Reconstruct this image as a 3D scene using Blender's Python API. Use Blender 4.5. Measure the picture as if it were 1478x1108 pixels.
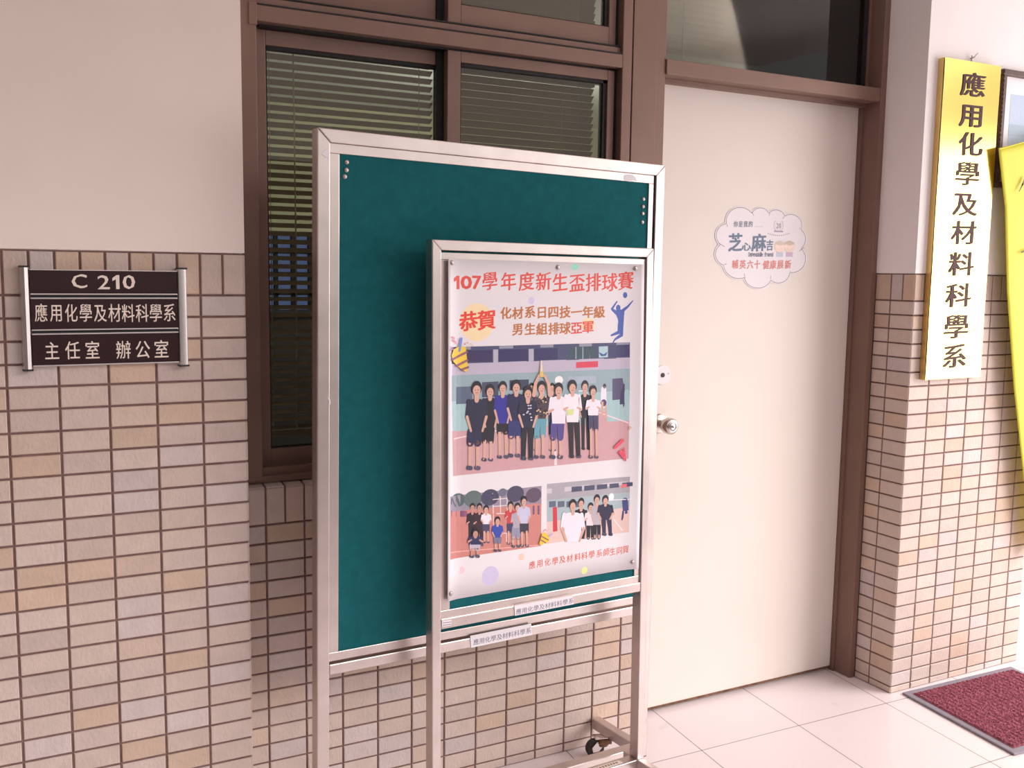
import bpy, bmesh, math, random
from mathutils import Vector, Matrix
for o in list(bpy.data.objects): bpy.data.objects.remove(o)
SC = bpy.context.scene
COL = SC.collection
RND = random.Random(7)

# ---------------------------------------------------------------- camera
FPX, YAW, PITCH, ROLL = 1423.85, 0.4857, -0.1137, 0.0139
CAM = Vector((-0.5381, -2.3944, 1.5092))
_f = Vector((math.sin(YAW)*math.cos(PITCH), math.cos(YAW)*math.cos(PITCH), math.sin(PITCH)))
_r = Vector((math.cos(YAW), -math.sin(YAW), 0)); _u = _r.cross(_f)
CR = math.cos(ROLL)*_r + math.sin(ROLL)*_u
CU = -math.sin(ROLL)*_r + math.cos(ROLL)*_u
CF = _f
cam = bpy.data.objects.new('camera', bpy.data.cameras.new('camera')); COL.objects.link(cam)
cam.data.sensor_fit = 'HORIZONTAL'; cam.data.sensor_width = 36; cam.data.lens = FPX/1478*36
cam.data.clip_start = .05
m = Matrix.Identity(4)
for i in range(3): m[i][0], m[i][1], m[i][2], m[i][3] = CR[i], CU[i], -CF[i], CAM[i]
cam.matrix_world = m; SC.camera = cam

def ray(u, v): return CR*((u-739)/FPX) - CU*((v-554)/FPX) + CF
def at(u, v, axis, val):
    d = ray(u, v); t = (val-CAM[axis])/d[axis]; return CAM + d*t

# ---------------------------------------------------------------- world, lights, exposure
SC.view_settings.view_transform = 'Standard'; SC.view_settings.look = 'None'
SC.view_settings.exposure = 0.02; SC.view_settings.gamma = 1.0
w = bpy.data.worlds.new('sky'); SC.world = w; w.use_nodes = True
nt = w.node_tree; nt.nodes.clear()
tc = nt.nodes.new('ShaderNodeTexCoord'); sx = nt.nodes.new('ShaderNodeSeparateXYZ')
rp = nt.nodes.new('ShaderNodeValToRGB'); bg = nt.nodes.new('ShaderNodeBackground'); wo = nt.nodes.new('ShaderNodeOutputWorld')
# darker trees and the block across the yard low down, bright hazy sky above and beyond the right-hand end
rp.color_ramp.elements[0].position = .0; rp.color_ramp.elements[0].color = (.09, .09, .08, 1)
rp.color_ramp.elements[1].position = .30; rp.color_ramp.elements[1].color = (1, .94, .93, 1)
for pos_, col_ in ((.045, (.10, .10, .085, 1)), (.055, (.42, .36, .32, 1)), (.20, (.50, .44, .40, 1))):
    e = rp.color_ramp.elements.new(pos_); e.color = col_
nt.links.new(tc.outputs['Generated'], sx.inputs[0]); nt.links.new(sx.outputs[2], rp.inputs[0])
mrx = nt.nodes.new('ShaderNodeMapRange'); mrx.inputs['From Min'].default_value = .60; mrx.inputs['From Max'].default_value = .72
mry = nt.nodes.new('ShaderNodeMapRange'); mry.inputs['From Min'].default_value = .15; mry.inputs['From Max'].default_value = .3
mxm = nt.nodes.new('ShaderNodeMath'); mxm.operation = 'MAXIMUM'; mixw = nt.nodes.new('ShaderNodeMix'); mixw.data_type = 'RGBA'
nt.links.new(sx.outputs[0], mrx.inputs['Value']); nt.links.new(sx.outputs[1], mry.inputs['Value'])
nt.links.new(mrx.outputs[0], mxm.inputs[0]); nt.links.new(mry.outputs[0], mxm.inputs[1]); nt.links.new(mxm.outputs[0], mixw.inputs['Factor'])
nt.links.new(rp.outputs[0], mixw.inputs['A']); mixw.inputs['B'].default_value = (.52, .50, .50, 1)
mrl = nt.nodes.new('ShaderNodeMapRange'); mrl.inputs['From Min'].default_value = -.55; mrl.inputs['From Max'].default_value = .15; mrl.inputs['To Min'].default_value = .36
mxl = nt.nodes.new('ShaderNodeMix'); mxl.data_type = 'RGBA'; mxl.blend_type = 'MULTIPLY'; mxl.inputs['Factor'].default_value = 1
nt.links.new(sx.outputs[0], mrl.inputs['Value']); nt.links.new(mixw.outputs['Result'], mxl.inputs['A']); nt.links.new(mrl.outputs[0], mxl.inputs['B'])
nt.links.new(mxl.outputs['Result'], bg.inputs[0]); nt.links.new(bg.outputs[0], wo.inputs[0])
bg.inputs[1].default_value = 1.5

def area(name, loc, target, sx_, sy_, power, color):
    l = bpy.data.lights.new(name, 'AREA'); l.shape = 'RECTANGLE'; l.size = sx_; l.size_y = sy_; l.energy = power; l.color = color
    o = bpy.data.objects.new(name, l); COL.objects.link(o); o.location = loc
    o.rotation_euler = (Vector(target)-Vector(loc)).to_track_quat('-Z', 'Y').to_euler(); return o
# daylight: soft bright sky from behind and to the right, plus the open right-hand end of the corridor
sl = bpy.data.lights.new('hazy_sun', 'SUN'); sl.energy = 2.65; sl.angle = .66; sl.color = (1, .94, .925)
so = bpy.data.objects.new('hazy_sun', sl); COL.objects.link(so); so.location = (4, -6, 5)
so.rotation_euler = Vector((-.60, .58, -.50)).to_track_quat('-Z', 'Y').to_euler()
area('daylight_opening', (4.7, -1.9, 1.35), (2.4, -.6, 0.9), 2.6, 1.9, 80, (1, .95, .945))
for ox_, oy_ in ((-.2, 2.2), (2.6, 3.4)):
    pl_ = bpy.data.lights.new('office_lamp', 'POINT'); pl_.energy = 34; pl_.shadow_soft_size = .25; pl_.color = (.98, 1, .95)
    po_ = bpy.data.objects.new('office_lamp', pl_); COL.objects.link(po_); po_.location = (ox_, oy_, 2.2)

# ---------------------------------------------------------------- materials
def mat(name, color, rough=.5, metal=0, bump=0, bscale=200, var=0, vscale=6, spec=.5, coat=0, attr=False, aniso=False, dirt=None):
    M = bpy.data.materials.new(name); M.use_nodes = True; n = M.node_tree.nodes; L = M.node_tree.links
    b = n['Principled BSDF']; b.inputs['Roughness'].default_value = rough; b.inputs['Metallic'].default_value = metal
    b.inputs['Specular IOR Level'].default_value = spec; b.inputs['Coat Weight'].default_value = coat
    b.inputs['Base Color'].default_value = (*color, 1)
    g = n.new('ShaderNodeNewGeometry')
    src = None
    if attr:
        a = n.new('ShaderNodeAttribute'); a.attribute_name = 'Col'; src = a.outputs['Color']
    if var:
        nz = n.new('ShaderNodeTexNoise'); nz.inputs['Scale'].default_value = vscale; nz.inputs['Detail'].default_value = 5
        L.new(g.outputs['Position'], nz.inputs['Vector'])
        mr = n.new('ShaderNodeMapRange'); mr.inputs['From Min'].default_value = .3; mr.inputs['From Max'].default_value = .7
        mr.inputs['To Min'].default_value = 1-var; mr.inputs['To Max'].default_value = 1+var
        L.new(nz.outputs[0], mr.inputs['Value'])
        mx = n.new('ShaderNodeMix'); mx.data_type = 'RGBA'; mx.blend_type = 'MULTIPLY'; mx.inputs['Factor'].default_value = 1
        if src: L.new(src, mx.inputs['A'])
        else: mx.inputs['A'].default_value = (*color, 1)
        L.new(mr.outputs[0], mx.inputs['B']); src = mx.outputs['Result']
    if dirt:
        # smudges with a shape of their own: (scale, threshold, colour, amount)
        nz = n.new('ShaderNodeTexNoise'); nz.inputs['Scale'].default_value = dirt[0]; nz.inputs['Detail'].default_value = 8; nz.inputs['Roughness'].default_value = .7
        L.new(g.outputs['Position'], nz.inputs['Vector'])
        mr = n.new('ShaderNodeMapRange'); mr.inputs['From Min'].default_value = dirt[1]; mr.inputs['From Max'].default_value = dirt[1]+.1; mr.inputs['To Max'].default_value = dirt[3]
        L.new(nz.outputs[0], mr.inputs['Value'])
        mx = n.new('ShaderNodeMix'); mx.data_type = 'RGBA'
        L.new(mr.outputs[0], mx.inputs['Factor'])
        if src: L.new(src, mx.inputs['A'])
        else: mx.inputs['A'].default_value = (*color, 1)
        mx.inputs['B'].default_value = (*dirt[2], 1); src = mx.outputs['Result']
    if src: L.new(src, b.inputs['Base Color'])
    if bump:
        nz = n.new('ShaderNodeTexNoise'); nz.inputs['Scale'].default_value = bscale; nz.inputs['Detail'].default_value = 3
        if aniso:
            mp = n.new('ShaderNodeMapping'); mp.inputs['Scale'].default_value = aniso; L.new(g.outputs['Position'], mp.inputs['Vector']); L.new(mp.outputs[0], nz.inputs['Vector'])
        else: L.new(g.outputs['Position'], nz.inputs['Vector'])
        bp = n.new('ShaderNodeBump'); bp.inputs['Strength'].default_value = bump; bp.inputs['Distance'].default_value = .002
        L.new(nz.outputs[0], bp.inputs['Height']); L.new(bp.outputs[0], b.inputs['Normal'])
    return M

MT = {}
MT['plaster'] = mat('painted_plaster', (.90, .785, .725), .75, bump=.12, bscale=60, var=.03, vscale=3)
MT['plaster_r'] = mat('white_painted_plaster', (.90, .84, .85), .75, bump=.08, bscale=60, var=.02)
MT['tile'] = mat('glazed_wall_tile', (.6, .5, .46), .42, bump=.8, bscale=1.0, aniso=(120, 120, 75), attr=True, var=.05, vscale=25, spec=.35)
MT['grout'] = mat('brown_grout', (.20, .115, .105), .9, bump=.4, bscale=300, var=.2, vscale=30)
MT['frame'] = mat('brown_anodised_aluminium', (.235, .140, .110), .48, metal=.25, var=.06, vscale=9, bump=.03, bscale=400, dirt=(60, .72, (.35, .28, .25), .6))
MT['frame_dark'] = mat('dark_gasket_and_shade', (.012, .008, .010), .7, var=.1, vscale=40)
MT['door'] = mat('cream_painted_door', (.80, .715, .655), .42, var=.02, vscale=2.5, bump=.03, bscale=30)
MT['steel'] = mat('stainless_steel_tube', (.62, .545, .52), .34, metal=1, var=.06, vscale=14, bump=.02, bscale=500, dirt=(22, .66, (.45, .36, .33), .45))
MT['steel_d'] = mat('worn_steel_bracket', (.42, .36, .34), .4, metal=1, var=.15, vscale=60)
MT['chrome'] = mat('chrome_plate', (.85, .82, .82), .14, metal=1, var=.03, vscale=40)
MT['satin'] = mat('satin_nickel', (.60, .54, .50), .24, metal=1, var=.04, vscale=50)
MT['felt'] = mat('green_felt', (.012, .115, .130), .95, bump=.5, bscale=900, var=.10, vscale=40, spec=.1, dirt=(150, .74, (.2, .35, .36), .5))
MT['paper'] = mat('white_paper', (.80, .75, .79), .55, var=.008, vscale=8)
MT['print'] = mat('printed_ink', (.5, .5, .5), .5, attr=True, var=.02, vscale=90)
MT['alu'] = mat('satin_aluminium', (.70, .64, .63), .34, metal=1, var=.03, vscale=30)
MT['alu_l'] = mat('bright_aluminium', (.82, .78, .78), .34, metal=.9, var=.03, vscale=30)
MT['plate'] = mat('dark_maroon_acrylic', (.040, .020, .024), .16, var=.05, vscale=10)
MT['letter'] = mat('cream_lettering', (.80, .70, .64), .5, var=.02, vscale=50)
MT['black'] = mat('black_plastic', (.02, .018, .022), .45, var=.1, vscale=60)
MT['rubber'] = mat('black_rubber', (.03, .025, .025), .6, var=.2, vscale=60)
MT['rust'] = mat('rusty_steel', (.20, .10, .06), .7, metal=.4, var=.4, vscale=50)
MT['brass'] = mat('polished_brass', (.92, .70, .20), .16, metal=1, var=.03, vscale=5, bump=.05, bscale=7)
MT['brass_side'] = mat('brass_edge', (.72, .52, .20), .35, metal=1, var=.06, vscale=10)
MT['ink'] = mat('dark_brown_enamel', (.085, .040, .045), .6, spec=.2, var=.1, vscale=50)
MT['wood'] = mat('dark_carved_wood', (.10, .05, .04), .5, var=.3, vscale=60, bump=.5, bscale=200)
MT['white'] = mat('white_card', (.86, .81, .85), .6, var=.01, vscale=20)
MT['cloth'] = mat('yellow_satin_cloth', (.74, .69, .05), .55, var=.03, vscale=12, bump=.15, bscale=900)
MT['mat_rubber'] = mat('grey_rubber_border', (.26, .23, .28), .6, var=.08, vscale=40, bump=.2, bscale=300)
MT['pile'] = mat('maroon_carpet_pile', (.29, .088, .122), .95, bump=1.0, bscale=260, var=.28, vscale=110, spec=.1)
MT['slat'] = mat('tan_blind_slat', (.37, .285, .22), .5, var=.05, vscale=12)
MT['slat_grey'] = mat('grey_blind_slat', (.60, .58, .54), .5, var=.05, vscale=12)
MT['office_ceil'] = mat('office_ceiling_white', (.75, .76, .72), .8, var=.03, vscale=3)
MT['cord'] = mat('beige_cord', (.45, .36, .30), .8, var=.1, vscale=50)
MT['ceil'] = mat('corridor_ceiling_paint', (.84, .79, .75), .8, var=.04, vscale=3)
MT['office'] = mat('office_wall_paint', (.56, .54, .38), .8, var=.04, vscale=3)
MT['office_d'] = mat('added_dark_cabinetry', (.05, .045, .05), .7, var=.2, vscale=5)
MT['officefloor'] = mat('office_floor_vinyl', (.12, .11, .10), .6, var=.1, vscale=4)
MT['concrete'] = mat('corridor_parapet_render', (.14, .12, .11), .85, var=.06, vscale=4)
MT['lamp'] = bpy.data.materials.new('fluorescent_tube'); MT['lamp'].use_nodes = True
_b = MT['lamp'].node_tree.nodes['Principled BSDF']; _b.inputs['Emission Color'].default_value = (.85, .95, 1, 1); _b.inputs['Emission Strength'].default_value = 6

def glass(name, tint, refl=1.0, ior=1.5):
    M = bpy.data.materials.new(name); M.use_nodes = True; n = M.node_tree.nodes; L = M.node_tree.links; n.clear()
    o = n.new('ShaderNodeOutputMaterial'); t = n.new('ShaderNodeBsdfTransparent'); g = n.new('ShaderNodeBsdfGlossy'); mx = n.new('ShaderNodeMixShader'); fr = n.new('ShaderNodeFresnel')
    fr.inputs[0].default_value = ior
    t.inputs[0].default_value = (*tint, 1); g.inputs['Color'].default_value = (refl, refl, refl, 1); g.inputs['Roughness'].default_value = .02
    nz = n.new('ShaderNodeTexNoise'); nz.inputs['Scale'].default_value = 3; bp = n.new('ShaderNodeBump'); bp.inputs['Strength'].default_value = .02; bp.inputs['Distance'].default_value = .002
    L.new(nz.outputs[0], bp.inputs['Height']); L.new(bp.outputs[0], g.inputs['Normal'])
    L.new(fr.outputs[0], mx.inputs[0]); L.new(t.outputs[0], mx.inputs[1]); L.new(g.outputs[0], mx.inputs[2]); L.new(mx.outputs[0], o.inputs[0]); return M
MT['glass'] = glass('window_glass', (.86, .86, .80))
MT['glass_blue'] = glass('tinted_far_glass', (.30, .37, .55))

def floor_material():
    M = bpy.data.materials.new('polished_floor_tile'); M.use_nodes = True; n = M.node_tree.nodes; L = M.node_tree.links
    b = n['Principled BSDF']; b.inputs['Roughness'].default_value = .28
    g = n.new('ShaderNodeNewGeometry'); s = n.new('ShaderNodeSeparateXYZ'); L.new(g.outputs['Position'], s.inputs[0])
    def ma(op, a, b_=None, c=None):
        k = n.new('ShaderNodeMath'); k.operation = op
        for i, q in enumerate((a, b_, c)):
            if q is None: continue
            if isinstance(q, (int, float)): k.inputs[i].default_value = q
            else: L.new(q, k.inputs[i])
        return k.outputs[0]
    X, Y = s.outputs[0], s.outputs[1]
    u = ma('DIVIDE', ma('SUBTRACT', ma('SUBTRACT', X, ma('MULTIPLY', Y, .098)), 2.229), .408)
    v = ma('DIVIDE', ma('ADD', ma('ADD', Y, ma('MULTIPLY', X, .016)), .0135), .449)
    def line(q, wd): # distance to nearest integer
        d = ma('ABSOLUTE', ma('SUBTRACT', q, ma('ROUND', q))); return ma('LESS_THAN', d, wd)
    mask = ma('MAXIMUM', line(u, .0035), line(v, .0032))
    fu, fv = ma('FLOOR', u), ma('FLOOR', v)
    cb = n.new('ShaderNodeCombineXYZ'); L.new(fu, cb.inputs[0]); L.new(fv, cb.inputs[1])
    wn = n.new('ShaderNodeTexWhiteNoise'); wn.noise_dimensions = '2D'; L.new(cb.outputs[0], wn.inputs['Vector'])
    nz = n.new('ShaderNodeTexNoise'); nz.inputs['Scale'].default_value = 9; nz.inputs['Detail'].default_value = 7; L.new(g.outputs['Position'], nz.inputs['Vector'])
    mr = n.new('ShaderNodeMapRange'); mr.inputs['From Min'].default_value = .66; mr.inputs['From Max'].default_value = .8; mr.inputs['To Max'].default_value = .35; L.new(nz.outputs[0], mr.inputs['Value'])
    m1 = n.new('ShaderNodeMix'); m1.data_type = 'RGBA'; L.new(wn.outputs['Value'], m1.inputs['Factor'])
    m1.inputs['A'].default_value = (.80, .705, .715, 1); m1.inputs['B'].default_value = (.83, .735, .75, 1)
    m2 = n.new('ShaderNodeMix'); m2.data_type = 'RGBA'; L.new(mr.outputs[0], m2.inputs['Factor']); L.new(m1.outputs['Result'], m2.inputs['A']); m2.inputs['B'].default_value = (.42, .34, .33, 1)
    m3 = n.new('ShaderNodeMix'); m3.data_type = 'RGBA'; L.new(mask, m3.inputs['Factor']); L.new(m2.outputs['Result'], m3.inputs['A']); m3.inputs['B'].default_value = (.17, .12, .125, 1)
    L.new(m3.outputs['Result'], b.inputs['Base Color'])
    bp = n.new('ShaderNodeBump'); bp.invert = True; bp.inputs['Strength'].default_value = .4; bp.inputs['Distance'].default_value = .002; L.new(mask, bp.inputs['Height']); L.new(bp.outputs[0], b.inputs['Normal'])
    return M
MT['floor'] = floor_material()

# ---------------------------------------------------------------- builders
WM = {}
I4 = Matrix.Identity(4)
def tag(o, label=None, cat=None, group=None, kind=None):
    if label: o['label'] = label
    if cat: o['category'] = cat
    if group: o['group'] = group
    if kind: o['kind'] = kind
    return o
def thing(name, M, label, cat, group=None):
    o = bpy.data.objects.new(name, None); COL.objects.link(o); o.empty_display_size = .05
    if not isinstance(M, Matrix): M = Matrix.Translation(M)
    o.matrix_world = M; WM[o.name] = M.copy(); return tag(o, label, cat, group)

class MB:
    def __init__(s): s.v = []; s.f = []; s.mi = []; s.c = []
    def face(s, idx, mi=0, c=None): s.f.append(tuple(idx)); s.mi.append(mi); s.c.append(c)
    def quad(s, a, b, c_, d, mi=0, c=None):
        k = len(s.v); s.v += [Vector(p) for p in (a, b, c_, d)]; s.face((k, k+1, k+2, k+3), mi, c)
    def add_bm(s, bm, mi=0, c=None, M=None):
        k = len(s.v); bm.verts.index_update()
        for v in bm.verts: s.v.append((M @ v.co) if M else v.co.copy())
        for f in bm.faces: s.face([k+v.index for v in f.verts], mi, c)
        bm.free()
    def box(s, x0, x1, y0, y1, z0, z1, bev=0, mi=0, c=None, M=None, seg=2):
        bm = bmesh.new(); bmesh.ops.create_cube(bm, size=1)
        T = Matrix.Translation(((x0+x1)/2, (y0+y1)/2, (z0+z1)/2)) @ Matrix.Diagonal((abs(x1-x0), abs(y1-y0), abs(z1-z0), 1))
        bmesh.ops.transform(bm, matrix=T, verts=bm.verts)
        if bev: bmesh.ops.bevel(bm, geom=list(bm.edges), offset=bev, segments=seg, profile=.5, affect='EDGES')
        s.add_bm(bm, mi, c, M); return s
    def lathe(s, prof, M=None, n=28, mi=0, c=None, caps=True):
        # prof: (r, h) pairs along local z
        k = len(s.v)
        for r, h in prof:
            for i in range(n):
                a = 2*math.pi*i/n; p = Vector((r*math.cos(a), r*math.sin(a), h)); s.v.append(M @ p if M else p)
        for j in range(len(prof)-1):
            for i in range(n):
                a, b = k+j*n+i, k+j*n+(i+1) % n; s.face((a, b, b+n, a+n), mi, c)
        if caps:
            s.face([k+i for i in range(n)][::-1], mi, c); s.face([k+(len(prof)-1)*n+i for i in range(n)], mi, c)
        return s
    def tube(s, pts, r, n=8, mi=0, c=None):
        pts = [Vector(p) for p in pts]; k = len(s.v)
        for i, p in enumerate(pts):
            d = (pts[min(i+1, len(pts)-1)]-pts[max(i-1, 0)]).normalized()
            a = d.orthogonal().normalized() if i == 0 else (a_prev - d*a_prev.dot(d)).normalized()
            a_prev = a; b = d.cross(a); rr = r[i] if isinstance(r, (list, tuple)) else r
            for j in range(n):
                t = 2*math.pi*j/n; s.v.append(p+a*rr*math.cos(t)+b*rr*math.sin(t))
        for i in range(len(pts)-1):
            for j in range(n):
                q = k+i*n+j; q2 = k+i*n+(j+1) % n; s.face((q, q2, q2+n, q+n), mi, c)
        s.face([k+j for j in range(n)][::-1], mi, c); s.face([k+(len(pts)-1)*n+j for j in range(n)], mi, c)
        return s
    def prism(s, poly, fn, d0, d1, mi=0, c=None):
        # poly 2D outline, fn(u, v, depth) -> 3D
        k = len(s.v); n = len(poly)
        for dd in (d0, d1):
            for u, v in poly: s.v.append(fn(u, v, dd))
        s.face(list(range(k, k+n)), mi, c); s.face(list(range(k+n, k+2*n))[::-1], mi, c)
        for i in range(n):
            j = (i+1) % n; s.face((k+i, k+n+i, k+n+j, k+j), mi, c)
        return s
    def build(s, name, mats, parent=None, frame=None, smooth=False, sharp=.6):
        if not isinstance(mats, (list, tuple)): mats = [mats]
        F = frame if frame is not None else I4
        if parent is not None: F = WM[parent.name].inverted() @ F
        me = bpy.data.meshes.new(name)
        vs = [F @ p for p in s.v]
        org = Vector((0, 0, 0))
        if vs:
            lo = [min(p[i] for p in vs) for i in range(3)]; hi = [max(p[i] for p in vs) for i in range(3)]
            org = Vector(((lo[0]+hi[0])/2, (lo[1]+hi[1])/2, (lo[2] if parent is None else (lo[2]+hi[2])/2)))
        me.from_pydata([p-org for p in vs], [], s.f)
        for M_ in mats: me.materials.append(MT[M_] if isinstance(M_, str) else M_)
        me.polygons.foreach_set('material_index', s.mi)
        if any(c is not None for c in s.c):
            at_ = me.color_attributes.new('Col', 'FLOAT_COLOR', 'CORNER'); buf = []
            for f, c in zip(s.f, s.c): buf += list((*(c or (.5, .5, .5)), 1))*len(f)
            at_.data.foreach_set('color', buf)
        me.validate(); me.update()
        bm = bmesh.new(); bm.from_mesh(me); bmesh.ops.recalc_face_normals(bm, faces=bm.faces) if not getattr(s, 'flat', False) else None
        if smooth:
            for f in bm.faces: f.smooth = True
            for e_ in bm.edges:
                if len(e_.link_faces) == 2 and e_.calc_face_angle(0) > sharp: e_.smooth = False
        bm.to_mesh(me); bm.free()
        o = bpy.data.objects.new(name, me); COL.objects.link(o)
        if parent is not None: o.parent = parent; o.location = org; WM[o.name] = WM[parent.name] @ Matrix.Translation(org)
        else: o.location = org; WM[o.name] = Matrix.Translation(org)
        return o
def bx(name, ext, m_, parent=None, bev=0, frame=None, **k): return MB().box(*ext, bev=bev).build(name, m_, parent, frame, **k)
def struct(o): return tag(o, kind='structure')

def srgb(r, g, b):
    f = lambda q: (q/255/12.92) if q <= 10 else ((q/255+.055)/1.055)**2.4
    return (f(r), f(g), f(b))

# ---- lettering: glyph outlines filled as flat meshes
_gl = {}
def raw_glyph(ch, wt):
    k = (ch, wt)
    if k in _gl: return _gl[k]
    if ch == '1':
        _gl[k] = ([(.36, 0), (.68, 0), (.68, 1), (.40, 1), (.0, .80), (.0, .58), (.36, .72)], [(0, 1, 2, 6), (2, 3, 4, 6), (4, 5, 6)]); return _gl[k]
    cu = bpy.data.curves.new('glyph', 'FONT'); cu.body = ch; cu.size = 1; cu.offset = wt; cu.resolution_u = 2
    o = bpy.data.objects.new('glyph', cu); COL.objects.link(o)
    dg = bpy.context.evaluated_depsgraph_get(); dg.update()
    me = bpy.data.meshes.new_from_object(o.evaluated_get(dg))
    r = ([(v.co.x, v.co.y) for v in me.vertices], [tuple(p.vertices) for p in me.polygons])
    bpy.data.objects.remove(o); bpy.data.curves.remove(cu); bpy.data.meshes.remove(me)
    _gl[k] = r; return r
def bbox(vs): return (min(p[0] for p in vs), max(p[0] for p in vs), min(p[1] for p in vs), max(p[1] for p in vs))
_ref = bbox(raw_glyph('國', 0)[0])
def glyph(ch, wt=0.0, fit=False):
    """verts in a unit em box centred on 0 (CJK) or fitted to the glyph's own box (fit)"""
    vs, fs = raw_glyph(ch, wt)
    b = bbox(vs) if fit else _ref
    cx, cy, sw, sh = (b[0]+b[1])/2, (b[2]+b[3])/2, b[1]-b[0], b[3]-b[2]
    return [((x-cx)/sw, (y-cy)/sh) for x, y in vs], fs

class Sheet(MB):
    """flat print: 2D shapes mapped on a surface by fn(u, v, layer)"""
    flat = True
    def __init__(s, fn): MB.__init__(s); s.fn = fn; s.lay = 0; s.cnt = 0
    def up(s): s.cnt += 1; return .1*(s.cnt % 9)
    def poly(s, pts, c, lay=None):
        k = len(s.v); L = (s.lay if lay is None else lay)+s.up()
        for p in pts: s.v.append(s.fn(p[0], p[1], L))
        s.face(range(k, k+len(pts)), 0, c)
    def ell(s, cx, cy, rx, ry, c, n=20, lay=None): s.poly([(cx+rx*math.cos(2*math.pi*i/n), cy+ry*math.sin(2*math.pi*i/n)) for i in range(n)], c, lay)
    def rect(s, x0, y0, x1, y1, c, lay=None): s.poly([(x0, y0), (x1, y0), (x1, y1), (x0, y1)], c, lay)
    def line(s, pts, wd, c, lay=None):
        for i in range(len(pts)-1):
            a, b = Vector(pts[i]), Vector(pts[i+1]); d = (b-a)
            if d.length == 0: continue
            nn = Vector((-d.y, d.x)).normalized(); w0 = wd[i] if isinstance(wd, (list, tuple)) else wd; w1 = wd[i+1] if isinstance(wd, (list, tuple)) else wd
            s.poly([a+nn*w0/2, b+nn*w1/2, b-nn*w1/2, a-nn*w0/2], c, lay)
        for i, p in enumerate(pts):
            w0 = wd[i] if isinstance(wd, (list, tuple)) else wd; s.ell(p[0], p[1], w0/2, w0/2, c, 10, lay)
    def char(s, ch, cx, cy, wd, ht, c, wt=.0, rise=0, slant=0, fit=False, lay=None, sgn=-1, nib=(1, .5)):
        """sgn -1: v grows downwards; wt thickens the strokes along the nib direction"""
        if ch == ' ': return
        vs, fs = glyph(ch, 0, fit); L = (s.lay if lay is None else lay)+.03*(s.up()*10 % 3)
        sh = [(0, 0)] if wt <= 0 else [(nib[0]*wt*q, nib[1]*wt*q) for q in (-1, -.33, .33, 1)]
        if wt > .03: sh += [(nib[0]*wt*q, -nib[1]*wt*q) for q in (-1, 1)]
        for sx_, sy_ in sh:
            k = len(s.v); L += .1
            for x, y in vs:
                X, Y = (x+sx_)*wd + slant*y*ht, (y+sy_+rise*x)*ht
                s.v.append(s.fn(cx+X, cy+sgn*Y, L))
            for f in fs: s.face([k+i for i in f], 0, c)
    def text(s, chars, pts, wd, ht, c, **k):
        for ch, (x, y) in zip(chars, pts): s.char(ch, x, y, wd, ht, c, **k)
def spread(a, b, n): return [(a[0]+(b[0]-a[0])*i/(n-1), a[1]+(b[1]-a[1])*i/(n-1)) for i in range(n)]

# ================================================================ THE SETTING
PW, PH = .1031, .0504      # wall tile pitch
GR = .0052                 # joint width
PAL = [((.60, .48, .42), 5), ((.61, .495, .445), 4), ((.575, .465, .42), 3), ((.60, .505, .485), 2), ((.60, .445, .35), 2.2), ((.61, .47, .39), 1.6)]
def tile_col():
    t = RND.random()*sum(p[1] for p in PAL)
    for c, q in PAL:
        t -= q
        if t <= 0: break
    k = RND.uniform(.95, 1.05); return tuple(x*k for x in c)
def tiles(mb, fn, cells, h=.004, mi=1, g=GR):
    """raised tiles with chamfered rims; fn(u, v, out) -> point"""
    b = .0018
    for (u0, u1, v0, v1) in cells:
        u0 += g/2; u1 -= g/2; v0 += g/2; v1 -= g/2
        if u1-u0 < .006 or v1-v0 < .004: continue
        c = tile_col(); k = len(mb.v); hh = h*RND.uniform(.85, 1.1)
        for (i, d, oo) in ((0, 0, 0), (0, 0, hh-b), (b, b, hh)):
            for (u, v) in ((u0+i, v0+i), (u1-i, v0+i), (u1-i, v1-i), (u0+i, v1-i)): mb.v.append(fn(u, v, oo))
        for lv in (0, 1):
            for i in range(4):
                j = (i+1) % 4; mb.face((k+lv*4+i, k+lv*4+j, k+lv*4+4+j, k+lv*4+4+i), mi, c)
        mb.face((k+8, k+9, k+10, k+11), mi, c)
def grid(ulines, vlines): return [(ulines[i], ulines[i+1], vlines[j], vlines[j+1]) for i in range(len(ulines)-1) for j in range(len(vlines)-1)]
def rows(ztop, zbot, p=PH):
    z = [ztop]
    while z[-1]-p > zbot: z.append(z[-1]-p)
    z.append(zbot); return z[::-1]

# floor and ceiling, corridor shell
fl = struct(bx('floor', (-3.2, 7.5, -3.9, 1.2, -.12, 0), 'floor'))
ce = struct(bx('ceiling', (-3.2, 4.6, -3.0, 1.2, 3.05, 3.2), 'ceil'))
struct(bx('wall_end', (-3.2, -3.0, -3.9, 0, 0, 3.05), 'concrete'))
pw_ = MB(); pw_.box(-3.0, 7.5, -3.9, -3.75, 0, 1.05); pw_.box(-3.0, 7.5, -3.93, -3.72, 1.05, 1.10, bev=.01)
struct(pw_.build('wall_parapet', 'concrete'))

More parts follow.
